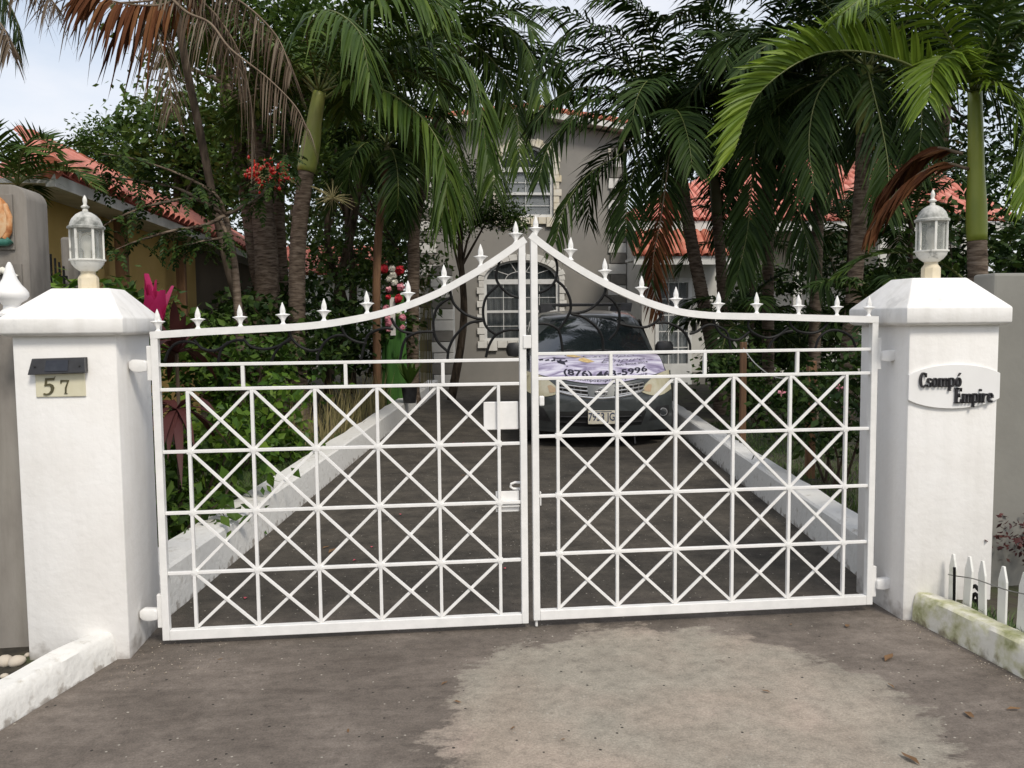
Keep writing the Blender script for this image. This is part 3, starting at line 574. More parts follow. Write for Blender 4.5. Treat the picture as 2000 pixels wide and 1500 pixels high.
rl = MB().lathe([(.001, 0), (.05, .02), (.09, .028), (.12, .02), (.13, .0)], (0, 0, 0), 24).build('clay_relief', 'orangeclay', t, smooth=True, loc=(-2.94, .886, 2.16)); rl.rotation_euler = (R(90), 0, 0); rl.scale = (1, 1.15, 1.4)
MB().tube([(-2.84, .87, 2.24), (-2.815, .866, 2.17), (-2.82, .866, 2.09), (-2.845, .868, 2.05)], .016, 10).build('clay_curl', 'orangeclay', t, smooth=True)
MB().tube([(-2.97, .868, 2.035), (-2.89, .864, 2.028), (-2.835, .866, 2.03), (-2.818, .87, 2.045)], .022, 10).build('clay_base', 'tealclay', t, smooth=True)
MB().box(-3.05, -2.775, .888, .902, 1.72, 1.912).build('relief_frame', 'greycon', t, bevel=.003)
MB().tube([(-2.95, .88, 1.84), (-2.87, .872, 1.875), (-2.80, .876, 1.83)], .02, 10).build('clay_curl', 'whiteflower', t, smooth=True)
# neighbour's iron railing and slim post seen left of the lantern
t = thing('iron_railing', 'black iron railing behind the tall grey post', 'railing', at(106, 520, 2.4))
for k in range(5):
    p = at(92+k*8, 520, 2.4); MB().box(p.x-.006, p.x+.006, p.y-.006, p.y+.006, .1, 2.12-.03*k).build('picket', 'black_iron', t)
p, q = at(90, 470, 2.4), at(128, 470, 2.4); MB().box(p.x, q.x, 2.39, 2.41, 1.9, 1.93).build('rail', 'black_iron', t)
p = at(137, 470, 2.5); tag(MB().box(p.x-.055, p.x+.055, 2.45, 2.56, .05, 2.22).build('concrete_post', 'greycon', bevel=.02), 'slim grey concrete post standing just behind the left lantern', 'post')

# picket fence, stake and wire ----------------------------------------
def atX(px, py, X):
    d = cf+cr*((px-1000)/FPX)+cu*((750-py)/FPX); return CAM+d*((X-CAM.x)/d.x)
t = thing('picket_fence', 'short white pointed picket fence behind the mossy kerb', 'fence', (2.14, -.5, .08))
for px, top, wpx, lean in ((1862, 1082, .05, 0), (1890, 1087, .055, .01), (1923, 1095, .05, -.01), (1960, 1106, .055, 0), (1998, 1118, .06, .01), (2040, 1130, .055, 0), (2085, 1145, .055, 0)):
    tp = atX(px, top, 2.14); y = tp.y; h = tp.z; w = wpx/2
    MB().add([V(2.135, y-w, .05), V(2.135, y+w, .05), V(2.135+lean, y+w, h-.07), V(2.135+lean, y+.25*w, h), V(2.135+lean, y-.25*w, h), V(2.135+lean, y-w, h-.07)]+[V(2.147, y-w, .05), V(2.147, y+w, .05), V(2.147+lean, y+w, h-.07), V(2.147+lean, y+.25*w, h), V(2.147+lean, y-.25*w, h), V(2.147+lean, y-w, h-.07)],
             [(0, 1, 2, 3, 4, 5), (11, 10, 9, 8, 7, 6)]+[(i, i+6, (i+1) % 6+6, (i+1) % 6) for i in range(6)]).build('picket', 'picket', t, bevel=.002)
a = atX(1866, 1108, 2.09)
t = thing('wire_stake', 'thin black stake with a grey wire strung along the pickets', 'stake', (2.09, a.y, .08))
MB().tube([(2.09, a.y, .05), (2.085, a.y, a.z)], .007, 8).build('stake_rod', 'black_iron', t)
MB().tube(cr_spline([atX(x, y, 2.10) for x, y in ((1852, 1122), (1868, 1125), (1900, 1130), (1930, 1140), (1965, 1152), (2000, 1160), (2060, 1172))], 24), .003, 6).build('wire', 'steel', t)
t = thing('scroll_ornament', 'small black curled iron ornament between the pickets', 'ornament', (2.2, -.42, .09))
c = atX(1906, 1178, 2.2)
MB().tube([c+V(0, .03*math.cos(k*.45)*(1-k/22), .055*math.sin(k*.45)*(1-k/22)) for k in range(18)], .009, 8).build('curl', 'black_iron', t)
MB().tube([c+V(0, -.03, .07), c+V(0, .01, .085), c+V(0, .035, .07)], .01, 8).build('curl', 'black_iron', t)
MB().tube([V(c.x, c.y+.01, .05), c+V(0, .02, -.03)], .009, 8).build('foot', 'black_iron', t)

# pebbles at the foot of the left pillar
random.seed(11)
for k in range(16):
    x, y, r = (-2.455, -.19, .034) if k == 0 else (-2.40, -.20, .036) if k == 1 else (random.uniform(-2.75, -2.38), random.uniform(-.55, -.02), random.uniform(.014, .034))
    bm = bmesh.new(); bmesh.ops.create_icosphere(bm, subdivisions=2, radius=r)
    s = V(random.uniform(.9, 1.3), random.uniform(.8, 1.2), random.uniform(.6, .85))
    for v in bm.verts: v.co = Vector((v.co.x*s.x, v.co.y*s.y, v.co.z*s.z))*(1+.22*noise.noise(v.co*30+V(k, 0, 0)))
    me = bpy.data.meshes.new('pebble'); bm.to_mesh(me); bm.free()
    tag(link(me, 'pebble', 'pebble', None, 'all', loc=(x, y, .015+r*.5)), 'pale rounded pebble on the soil beside the pillar numbered 57', 'pebble', 'pebbles by the left pillar')

# ------------------------------------------------------------------ tiles
def tile_mesh(w, L, thick=.012):
    """one barrel tile: half round pan over its length, x across, y up the slope"""
    vs = []; n = 6
    for y, sc in ((0, 1.0), (L, .9)):
        for k in range(n+1):
            a = math.pi*k/n; vs.append(V(-math.cos(a)*w/2*sc, y, math.sin(a)*w*.40*sc))
        for k in range(n+1):
            a = math.pi*k/n; vs.append(V(-math.cos(a)*(w/2-thick)*sc, y, math.sin(a)*(w*.40-thick)*sc))
    k1 = n+1; fs = []
    for k in range(n):
        fs += [(k, k+1, 2*k1+k+1, 2*k1+k), (k1+k+1, k1+k, 3*k1+k, 3*k1+k+1), (k, k1+k, k1+k+1, k+1)]
    fs += [(0, 2*k1, 3*k1, k1), (n, k1+n, 3*k1+n, 2*k1+n)]
    return vs, fs
def tile_roof(parent, name, mt, origin, along, up, nx, ny, w, L, limit, keep=None, smooth=True):
    """barrel tiles over a slope; the first `limit` of them single parts, the rest one stuff mesh"""
    along = Vector(along).normalized(); up = Vector(up).normalized(); nrm = along.cross(up).normalized()
    if nrm.z < 0: nrm = -nrm
    vs, fs = tile_mesh(w*.98, L*1.18); base = MB().add(vs, fs).mesh(name); rest = MB(); cnt = 0; rr = random.Random(5)
    rot = Matrix((along, up, nrm)).transposed()
    for i in range(nx):
        for j in range(ny):
            if keep and not keep(i, j): continue
            p = Vector(origin)+along*(w*(i+.5)+rr.uniform(-.006, .006))+up*(L*j-.03)+nrm*(.015+rr.uniform(0, .008))
            r3 = rot @ Matrix.Rotation(R(2.5), 3, 'X') @ Matrix.Rotation(rr.uniform(-.02, .02), 3, 'Z')
            if cnt < limit:
                o = link(base, 'roof_tile', mt, parent, smooth); o.location = p; o.rotation_euler = r3.to_euler(); cnt += 1
            else: rest.add([r3 @ v+p for v in vs], fs)
    if rest.f:
        o = rest.build('roof_tiling', mt, parent, normals=False, smooth=True); o['kind'] = 'stuff'

# ------------------------------------------------------------------ main house: taupe tower
def window(parent, Y, cx, hw, z0, zs, zt, nx, nz, back, trim, trimmat, sill=True, slats=0):
    """round-headed window: frame > mullions; panes; keyed stone trim"""
    ah = zt-zs; N = 16
    arch = lambda a, r=1.0, dz=0: (cx+hw*r*math.cos(a), zs+(ah*r)*math.sin(a)+dz)
    fr = MB(); yb0, yb1 = Y-.05, Y+.02; fw = .07
    fr.box(cx-hw, cx-hw+fw, yb0, yb1, z0, zs); fr.box(cx+hw-fw, cx+hw, yb0, yb1, z0, zs)
    fr.box(cx-hw+fw, cx+hw-fw, yb0+.002, yb1, z0, z0+fw); fr.box(cx-hw+fw, cx+hw-fw, yb0-.004, yb1, zs-.09, zs+.03)
    if nx > 1: fr.box(cx-.045, cx+.045, yb0+.001, yb1, z0+fw, zs-.09)
    for k in range(N):
        a, b = math.pi*k/N, math.pi*(k+1)/N
        o0, o1, i0, i1 = arch(a), arch(b), arch(a, 1-fw/hw), arch(b, 1-fw/hw)
        fr.prism([o0, o1, i1, i0], yb0, yb1)
    zm = (z0+zs)/2-.02; fr.box(cx-hw+fw, cx+hw-fw, yb0-.003, yb1, zm-.03, zm+.03)
    f = fr.build('window_frame', 'winframe', parent)
    gb = MB(); hx = (hw-fw)
    for k in range(1, 5):
        a = math.pi*k/5; p, q = arch(a, .42), arch(a, .93); gb.bar((p[0], Y-.012, p[1]+.02), (q[0], Y-.012, q[1]), .014, .012)
    for k in range(10): gb.bar((*[arch(math.pi*k/10, .42)[0]], Y-.012, arch(math.pi*k/10, .42)[1]+.02), (arch(math.pi*(k+1)/10, .42)[0], Y-.012, arch(math.pi*(k+1)/10, .42)[1]+.02), .014, .012)
    for s in ((-1, 1) if nx > 1 else (0,)):
        x = cx+s*hx*.52; gb.box(x-.007, x+.007, Y-.018, Y-.006, z0+fw, zs-.09)
    for z in (lerp(z0, zm, .5), lerp(zm, zs, .45)): gb.box(cx-hx, cx+hx, Y-.017, Y-.007, z-.007, z+.007)
    gb.build('glazing_bar', 'winframe', f)
    halves = ((cx-hx, cx-.045), (cx+.045, cx+hx)) if nx > 1 else ((cx-hx, cx+hx),)
    for xa, xb in halves:
        for za, zb in ((z0+fw, zm-.03), (zm+.03, zs-.09)): MB().box(xa, xb, Y-.004, Y+.002, za, zb).build('pane', 'winglass', f)
    MB().prism([arch(math.pi*k/N, .93) for k in range(N+1)], Y-.004, Y+.002).build('fanlight_pane', 'winglass', f)
    # stone trim
    for s in (-1, 1):
        n = int((zs-z0)/.16)
        for k in range(n):
            zz0 = z0+(zs-z0)*k/n; w = trim if k % 2 else trim*.72
            xa, xb = (cx+hw+.004, cx+hw+w) if s > 0 else (cx-hw-w, cx-hw-.004)
            MB().box(xa, xb, Y-.13-(.015 if k % 2 else 0), Y+.05, zz0+.006, zz0+(zs-z0)/n-.006).build('trim_stone', trimmat, parent, bevel=.006)
    n = 15
    for k in range(n):
        a, b = math.pi*(k+.03)/n, math.pi*(k+.97)/n; ro = 1+trim/hw*(1.0 if k % 2 else .82)
        ex = lambda a, r: (cx+hw*r*math.cos(a), zs+(ah+(r-1)*hw)*math.sin(a))
        MB().prism([ex(a, 1.004), ex(a, ro), ex((a+b)/2, ro), ex(b, ro), ex(b, 1.004), ex((a+b)/2, 1.004)], Y-.13-(.015 if k % 2 else 0), Y+.05).build('voussoir', trimmat, parent, bevel=.006)
    if sill:
        n = 9
        for k in range(n):
            xa = cx-hw-trim+(2*hw+2*trim)*k/n; MB().box(xa+.006, xa+(2*hw+2*trim)/n-.006, Y-.15-(.012 if k % 2 else 0), Y+.05, z0-(.24 if k % 2 else .17), z0-.004).build('sill_stone', trimmat, parent, bevel=.006)
    return f
TY = 16.5
tw = thing('tower_house', 'taupe two storey house front with round-headed windows and cream quoins', 'house', (1.95, TY, 0))
def wall_with_holes(x0, x1, zt, Y, th, holes, top=None):
    """front wall with arched openings, built as strips round each opening"""
    mb = MB(); xs = sorted({x0, x1}|{h[0]-h[1] for h in holes}|{h[0]+h[1] for h in holes})
    hs = sorted(holes, key=lambda h: h[2]); z = 0.0
    for cx, hw, z0, zs, zt_ in hs:
        mb.box(x0, x1, Y, Y+th, z, z0)
        mb.box(x0, cx-hw, Y, Y+th, z0, zt_+.1); mb.box(cx+hw, x1, Y, Y+th, z0, zt_+.1)
        N = 16; ah = zt_-zs
        for k in range(N):
            a, b = math.pi*k/N, math.pi*(k+1)/N; p = (cx+hw*math.cos(a), zs+ah*math.sin(a)); q = (cx+hw*math.cos(b), zs+ah*math.sin(b))
            mb.prism([p, (p[0], zt_+.1), (q[0], zt_+.1), q], Y, Y+th)
        z = zt_+.1
    mb.box(x0, x1, Y, Y+th, z, zt); return mb
W1 = (1.90, .93, 1.10, 2.58, 3.07); W2 = (2.03, .67, 4.12, 5.30, 5.84)
wall_with_holes(-.60, 4.49, 6.12, TY, .2, [W1, W2]).build('front_wall', 'tower', tw, normals=False)
MB().prism([(-.60, 6.12), (4.49, 6.12), (1.95, 6.47)], TY, TY+.2).build('gable', 'tower', tw)
MB().box(4.29, 4.488, TY+.202, TY+6, 0, 6.12).build('side_wall', 'tower', tw); MB().box(-.598, -.40, TY+.202, TY+6, 0, 6.12).build('side_wall', 'tower', tw)
window(tw, TY+.08, *W1, 2, 3, 'dark', .18, 'quoin'); window(tw, TY+.08, *W2, 1, 2, 'blind', .2, 'yeltrim')
MB().grid(lambda u, v: V(W1[0]-.93+1.86*u, TY+.3+.03*math.sin(u*70), 1.1+2.0*v), 90, 1).build('curtain', 'curtain', tw)
MB().box(1.40, 2.66, TY+.098, TY+.104, 4.14, 5.25).build('blind', 'blind', tw)
MB().box(-.39, 4.28, TY+.6, TY+.62, 0, 6.1).build('interior', 'dark', tw)
for i in range(22):                                                 # quoins at both corners
    z = .1+i*.262
    if z > 5.75: break
    for s, x in ((-1, -.60), (1, 4.49)):
        w = .45 if i % 2 == 0 else .40; c = 'quoin' if i % 2 == 0 else 'quoingrey'
        xa, xb = (x-.03, x-.03+w) if s < 0 else (x+.03-w, x+.03)
        MB().box(xa, xb, TY-.05-(.012 if i % 2 else 0.0), TY+.3, z, z+.248).build('quoin', c, tw, bevel=.012)
# porch pier with banded quoins, left of the arched window
MB().box(-.31, .165, 15.62, 16.45, 0, 2.88).build('porch_pier', 'tower', tw)
for i in range(11):
    z = .1+i*.255; MB().box(-.335+(.0 if i % 2 else .04), .17, 15.57, 15.63, z, z+.24).build('quoin', 'quoin' if i % 3 != 1 else 'quoingrey', tw, bevel=.01)
MB().box(.172, .215, 15.6, 15.68, .1, 2.0).build('downpipe', 'winframe', tw)
# roof: low gable, fascia boards, verge tiles
for s in (-1, 1):
    ex = 1.95+s*2.85; a = (1.95, 6.50); b = (ex, 6.11)
    MB().prism([a, b, (b[0], b[1]+.15), (a[0], a[1]+.15)], TY-.42, TY-.36).build('fascia', 'fascia', tw)
    MB().prism([(a[0], a[1]+.03), (b[0], b[1]+.03), (b[0], b[1]+.1), (a[0], a[1]+.1)], TY-.36, TY+6.2).build('soffit', 'fascia', tw)
    d = V(b[0]-a[0], 0, b[1]-a[1]); n = 11
    for k in range(n):
        p = V(a[0], TY-.43, a[1]+.15)+d*(k/n); q = V(a[0], TY-.43, a[1]+.15)+d*((k+1.12)/n)
        MB().tube([p+V(0, .09, .03), q+V(0, .09, .045)], [.10, .092], 10).build('verge_tile', 'tile', tw, smooth=True)
    MB().prism([(a[0], a[1]+.16), (b[0], b[1]+.16), (b[0], b[1]+.2), (a[0], a[1]+.2)], TY-.3, TY+6.2).build('roof_slope', 'tile', tw)
MB().box(4.06, 4.24, TY-.06, TY, 5.62, 5.80).build('wall_light', 'yeltrim', tw, bevel=.02)

# ------------------------------------------------------------------ right wing with tiled roofs and glazed door
WY = 15.0
wg = thing('tiled_wing', 'off-white single storey wing with two terracotta tile roofs and grilled door', 'house', (7, WY, 0))
MB().box(4.53, 4.84, WY, WY+.2, 0, 3.9).build('wall', 'wing', wg); MB().box(4.84, 5.72, WY, WY+.2, 2.55, 3.9).build('wall', 'wing', wg); MB().box(5.72, 6.5, WY, WY+.2, 0, 3.9).build('wall', 'wing', wg); MB().box(6.3, 6.5, WY+.202, WY+2.2, 0, 3.8).build('wall', 'wing', wg); MB().box(6.3, 14, WY+2.2, WY+2.4, 0, 4.6).build('veranda_wall', 'wing', wg)
for x in (8.3, 10.4, 12.5): MB().box(x-.11, x+.11, WY, WY+.22, 0, 3.62).build('veranda_post', 'wing', wg, bevel=.01)
MB().box(4.535, 4.7, WY+.2, WY+4, 0, 3.9).build('wall', 'wing', wg)
d = MB(); d.box(4.845, 4.93, WY-.03, WY+.06, 0, 2.545); d.box(5.63, 5.715, WY-.03, WY+.06, 0, 2.545); d.box(4.93, 5.63, WY-.028, WY+.06, 2.44, 2.545); d.box(4.93, 5.63, WY-.028, WY+.06, .1, .55)
dr = d.build('door', 'winframe', wg)
for k in (1, 2): x = 4.93+.7*k/3; MB().box(x-.012, x+.012, WY-.02, WY, .55, 2.44).build('grille_bar', 'winframe', dr)
for k in range(1, 5): z = .55+1.89*k/5; MB().box(4.93, 5.63, WY-.018, WY+.002, z-.012, z+.012).build('grille_bar', 'winframe', dr)
MB().box(4.93, 5.63, WY+.02, WY+.026, .55, 2.44).build('pane', 'winglass', dr)
MB().grid(lambda u, v: V(4.93+.7*u, WY+.1+.025*math.sin(u*44), .55+1.89*v), 60, 1).build('door_curtain', 'blind', dr)
MB().box(5.145, 5.385, WY-.035, WY-.0285, 2.46, 2.535).build('number_plaque', 'dark', dr, bevel=.003)
MB().box(5.152, 5.378, WY-.0375, WY-.0355, 2.467, 2.528).build('plaque_face', 'winframe', dr)
o = link(text_mesh('1742', .068, 'plaque_digits', sx=1.1), 'plaque_digits', 'ink', dr); o.location = (5.265, WY-.040, 2.497); o.rotation_euler = (R(90), 0, 0)
b = at(1357, 637, WY-.05); MB().lathe([(.02, -.1), (.05, -.09), (.055, 0), (.045, .09), (.02, .1)], b, 8).build('wall_lamp', 'dark', wg, smooth=True)
MB().tube([b+V(0, 0, .1), b+V(.05, .03, .18)], .012, 6).build('lamp_bracket', 'dark', wg)
# porch roof (lower)
MB().box(4.14, 6.35, 14.18, 14.26, 2.80, 2.98).build('fascia', 'fascia', wg); MB().box(4.14, 6.35, 14.26, WY, 2.9, 2.96).build('soffit', 'fascia', wg)
slope = V(0, .8, .60)
MB().add([V(4.12, 14.2, 2.99), V(6.35, 14.2, 2.99), V(6.35, 15.0, 3.56), V(4.12, 15.0, 3.56)], [(0, 1, 2, 3)]).build('roof_deck', 'tile', wg)
tile_roof(wg, 'porch_tile', 'tile', (4.12, 14.16, 2.985), (1, 0, 0), slope, 10, 3, .22, .33, 60)
# main roof (upper): hip at its left end
MB().box(4.2, 14, WY-.12, WY-.02, 3.62, 3.84).build('fascia', 'fascia', wg)
pit = R(27); up = V(0, math.cos(pit), math.sin(pit)); hipk = 1.05
MB().add([V(4.2, WY-.1, 3.85), V(14, WY-.1, 3.85), V(14, WY+4.3, 3.85+4.4*math.tan(pit)), V(4.2+4.4*hipk, WY+4.3, 3.85+4.4*math.tan(pit))], [(0, 1, 2, 3)]).build('roof_deck', 'tilepink', wg)
tile_roof(wg, 'main_tile', 'tilepink', (4.2, WY-.14, 3.855), (1, 0, 0), up, 46, 16, .205, .30, 235, keep=lambda i, j: i*.205 > j*.30*math.cos(pit)*hipk-.1)
for k in range(14):
    p = V(4.2+k*.33*hipk*math.cos(pit), WY-.1+k*.33*math.cos(pit), 3.92+k*.33*math.sin(pit)); q = V(4.2+(k+1.15)*.33*hipk*math.cos(pit), WY-.1+(k+1.15)*.33*math.cos(pit), 3.94+(k+1.15)*.33*math.sin(pit))
    MB().tube([p, q], [.115, .095], 10).build('hip_tile', 'tilepink', wg, smooth=True)
MB().box(5.74, 6.48, WY-.012, WY, .0, .35).build('plinth', 'quoingrey', wg)

# ------------------------------------------------------------------ yellow house on the left
yh = thing('yellow_house', 'yellow neighbouring house with sunlit coral tile roof and posts', 'house', (-5, 8, 0))
MB().box(-4.4, -4.15, 3.9, 9.9, 0, 2.8).build('wall', 'yellow', yh); MB().box(-9, -4.402, 3.9, 4.1, 0, 2.8).build('wall', 'yellow', yh)
MB().box(-4.7, -4.17, 9.9, 16.5, 0, 2.8).build('wall', 'brownwall', yh)
p, q = at(470, 540, 9.9), at(510, 590, 11.0)
MB().box(-4.18, -4.155, 12.2, 14.2, 1.15, 2.15).build('window', 'dark', yh); 
for y in (12.17, 14.2): MB().box(-4.172, -4.14, y, y+.05, 1.1, 2.2).build('window_frame', 'greywood', yh)
for px in (237, 352):
    p = at(px, 480, 5); k = (-3.95-CAM.x)/(p.x-CAM.x); c = CAM+(p-CAM)*k
    MB().box(-4.01, -3.89, c.y-.06, c.y+.06, 0, 2.8).build('post', 'wood', yh, bevel=.008)
MB().box(-3.76, -3.68, 3.62, 16.6, 2.77, 2.88).build('fascia', 'fascia', yh); MB().box(-4.6, -3.76, 3.62, 16.6, 2.8, 2.84).build('soffit', 'fascia', yh)
rise = .625; pa = math.atan(rise); ez, rx = 2.885, -4.95; rz = ez+1.25*rise; sl = V(-math.cos(pa), 0, math.sin(pa)); RY0, RY1 = 3.6, 6.2
MB().add([V(-3.7, RY0, ez), V(-3.7, 16.6, ez), V(rx, 16.6, rz), V(rx, RY1, rz)], [(0, 1, 2, 3)]).build('roof_deck', 'tilepink', yh)
MB().add([V(-6.2, RY1, ez), V(-6.2, 16.6, ez), V(rx, 16.6, rz-.004), V(rx, RY1, rz-.004)], [(0, 1, 2, 3)]).build('roof_deck', 'tilepink', yh)
MB().add([V(-3.7, RY0, ez), V(rx, RY1, rz), V(-6.2, RY1, ez)], [(0, 1, 2)]).build('hip_end', 'tile', yh)
tile_roof(yh, 'neighbour_tile', 'tilepink', (-3.68, RY0, ez), (0, 1, 0), sl, 57, 5, .225, .29, 250, keep=lambda i, j: i*.225 > j*.29*math.cos(pa)*2.05-.05)
for k in range(30): MB().tube([V(rx, RY1-.05+k*.34, rz+.05), V(rx, RY1-.05+k*.34+.39, rz+.035)], [.10, .09], 10).build('ridge_tile', 'tile', yh, smooth=True)
for sx in (-3.7,):
    for k in range(8):
        a_, b_ = V(sx, RY0, ez+.04), V(rx, RY1, rz+.05); MB().tube([a_.lerp(b_, k/8), a_.lerp(b_, (k+1.12)/8)], [.10, .085], 10).build('hip_tile', 'tile', yh, smooth=True)
# far low roof glimpsed between the left trunks
fh = thing('far_house', 'distant pale house with a red tile roof between the tree trunks', 'house', (-4, 27, 0))
MB().box(-9, -1.6, 26, 30, 0, 3.2).build('wall', 'wing', fh); MB().box(-9.2, -1.3, 25.6, 25.7, 3.05, 3.25).build('fascia', 'fascia', fh)
tile_roof(fh, 'far_tile', 'tilepink', (-9.2, 25.6, 3.28), (1, 0, 0), V(0, .9, .42), 34, 7, .23, .36, 0)
MB().add([V(-9.2, 25.62, 3.26), V(-1.3, 25.62, 3.26), V(-1.3, 28, 4.35), V(-9.2, 28, 4.35)], [(0, 1, 2, 3)]).build('roof_deck', 'tilepink', fh)

# ------------------------------------------------------------------ parked SUV (local: x across, y backwards from the nose, z up)
CX, CY, CA = at(1173, 770, 5.85).x, 5.80, R(-6.0)
car = thing('parked_suv', 'dark grey SUV with a printed lilac banner over its bonnet', 'car', (CX, CY, 0))
car.rotation_euler = (0, 0, CA); WORLD[car] = Matrix.Translation((CX, CY, 0)) @ Matrix.Rotation(CA, 4, 'Z')
CM = WORLD[car]
class CB(MB):
    def build(s, *a, **k):
        s.v = [CM @ p for p in s.v]; return MB.build(s, *a, **k)
def ztop(x): return .775+.15*(abs(x)/.9)**1.4
def F(x, z):
    y = .40*(abs(x)/.94)**2.6
    return y+(max(0, z-.62))*.42+(max(0, .42-z))*.35
def front(x, z, off=0): return V(x, F(x, z)-off, z)
def bonnet(u, v, off=0):
    x0 = u*.86; e = front(x0, ztop(x0)); cx = u*.84; c = V(cx, 1.30-.10*u*u, 1.135-.035*u*u)
    p = e.lerp(c, v); p.z += .10*math.sin(math.pi*v)*(1-.25*u*u)-.0*v+off; p.y -= .03*math.sin(math.pi*v); return p
b = CB()
b.grid(lambda u, v: (lambda x: front(x, lerp(.20, ztop(x), v)))(lerp(-.93, .93, u)), 40, 14)
b.grid(lambda u, v: bonnet(u*2-1, v), 24, 12)
def sect(y, w, zb, zs, zt, k=.62): return [V(0, y, zb), V(w*.82, y, zb), V(w*.96, y, zb+.1), V(w, y, (zb+zs)*.5), V(w*.99, y, zs-.1), V(w*.95, y, zs), V(w*k, y, zt-.012), V(0, y, zt)]
st = [sect(.42, .925, .22, .88, .90), sect(.7, .94, .22, .95, .98), sect(1.1, .945, .24, 1.02, 1.06), sect(1.35, .945, .24, 1.06, 1.11), sect(2.2, .945, .24, 1.08, 1.12), sect(3.4, .945, .24, 1.10, 1.14), sect(4.3, .93, .26, 1.12, 1.15), sect(4.62, .86, .30, 1.08, 1.12), sect(4.75, .72, .38, .95, 1.0)]
vs = []
for s in st: vs += s+[V(-p.x, p.y, p.z) for p in s[-2:0:-1]]
k = 14; b.add(vs, [(i*k+a, i*k+(a+1) % k, (i+1)*k+(a+1) % k, (i+1)*k+a) for i in range(len(st)-1) for a in range(k)]+[tuple((len(st)-1)*k+a for a in range(k))])
cab = [(1.22, .86, 1.08, .86, 1.10), (1.42, .875, 1.08, .80, 1.26), (1.75, .885, 1.08, .73, 1.50), (2.02, .89, 1.08, .70, 1.635), (2.5, .89, 1.08, .70, 1.705), (3.2, .89, 1.08, .68, 1.70), (3.9, .88, 1.08, .64, 1.62), (4.4, .86, 1.08, .60, 1.42), (4.66, .80, 1.05, .62, 1.14)]
vs = []
for y, w, z0, wt, zt in cab:
    h = [V(w, y, z0), V(lerp(w, wt, .55), y, lerp(z0, zt, .6)), V(wt+.02, y, zt-.05), V(wt-.07, y, zt-.008), V(wt*.45, y, zt+.012), V(0, y, zt+.018)]
    vs += h+[V(-p.x, p.y, p.z) for p in h[-2::-1]]
k = 11; b.add(vs, [(i*k+a, i*k+a+1, (i+1)*k+a+1, (i+1)*k+a) for i in range(len(cab)-1) for a in range(k-1)])
b.build('body', 'carpaint', car, smooth=True)
def wscreen(u, v):
    x = lerp(.835, .665, v)*(u*2-1); y = lerp(1.235, 1.985, v)-.012+.11*(u*2-1)**2; z = lerp(1.125, 1.612, v)+.045*math.sin(math.pi*v)-.055*(u*2-1)**2+.012
    return V(x, y-.10, z)
CB().grid(wscreen, 20, 10).build('windscreen', 'carglass', car, smooth='all')
CB().tube([wscreen(i/20, 0)+V(0, -.015, .0) for i in range(21)], .022, 6).build('cowl_trim', 'plastic', car)
for s in (0, 1): CB().tube([wscreen(s, i/10) for i in range(11)], .028, 6).build('pillar_trim', 'carpaint', car, smooth=True)
CB().tube([wscreen(i/20, 1)+V(0, .01, .004) for i in range(21)], .018, 6).build('roof_edge', 'carpaint', car, smooth=True)
for x0, x1 in ((-.1, -.55), (.35, -.1)): CB().tube([V(x0, 1.10, 1.15), V((x0+x1)/2, 1.14, 1.175), V(x1, 1.10, 1.145)], .009, 6).build('wiper', 'plastic', car)
for s in (-1, 1):
    CB().add([V(s*.905, 1.65, 1.12), V(s*.905, 3.9, 1.14), V(s*.79, 3.6, 1.56), V(s*.80, 2.2, 1.58)], [(0, 1, 2, 3)]).build('side_window', 'carglass', car)
    mr = CB(); mr.lathe([(.0, -.1), (.085, -.085), (.105, -.02), (.10, .05), (.075, .095), (.02, .1)], (0, 0, 0), 14)
    mr.v = [V(p.x*1.22+s*1.03, p.y*.65+1.50, p.z*1.0+1.175) for p in mr.v]; m_ = mr.build('mirror', 'plastic', car, smooth=True)
    CB().bar((s*.85, 1.5, 1.10), (s*.95, 1.5, 1.11), .05, .06, (0, 0, 1)).build('mirror_arm', 'plastic', m_)
# bonnet banner (stretched vinyl) and its print
def ban(u, v): return bonnet((u*2-1)*.985, lerp(.015, .94, v), .006)
CB().grid(ban, 24, 12).build('bonnet_banner', 'banner', car, smooth='all')
def print_on(body, size, u0, v0, mt, shear=0, sx=1, sy=1, bold=0, name='banner_print'):
    me = text_mesh(body, size, name, shear, sx, bold)
    for q in me.vertices:
        x, y = q.co.x, q.co.y*sy; p = bonnet(u0+x/.86, v0+y, .011); q.co = CM @ p
    return link(me, name, mt, car)
print_on('(876) 463-5996', .155, .10, .165, 'ink', sx=1.10, sy=1.0, bold=.004)
print_on('Csompó', .17, .18, .62, 'ink', shear=.45, sx=1.2, bold=-.004)
print_on('Empire', .17, .38, .45, 'ink', shear=.45, sx=1.2, bold=-.004)
print_on('Est. Since 2014', .062, .52, .33, 'ink', sx=1.1)
print_on('f  @csompoempire', .07, -.15, .065, 'ink', sx=1.1); print_on('o  csompoempire', .07, .38, .065, 'ink', sx=1.1)
def blob(pts, mt):
    me = MB().add([CM @ bonnet(u, v, .0105) for u, v in pts], [tuple(range(len(pts)))]).mesh('banner_print'); link(me, 'banner_print', mt, car)
for k in (0, .17): blob([(-.42+k, .68-k*.9), (-.35+k, .72-k*.9), (-.28+k, .66-k*.9), (-.20+k, .60-k*.9), (-.30+k, .56-k*.9), (-.38+k, .58-k*.9), (-.44+k, .62-k*.9)], 'gold')
blob([(-.46, .66), (-.44, .66), (-.44, .28), (-.46, .28)], 'ink')
for k in range(5): blob([(-.86+k*.09, .44-k*.01), (-.80+k*.09, .47), (-.79+k*.09, .42), (-.85+k*.09, .39)], 'ink')
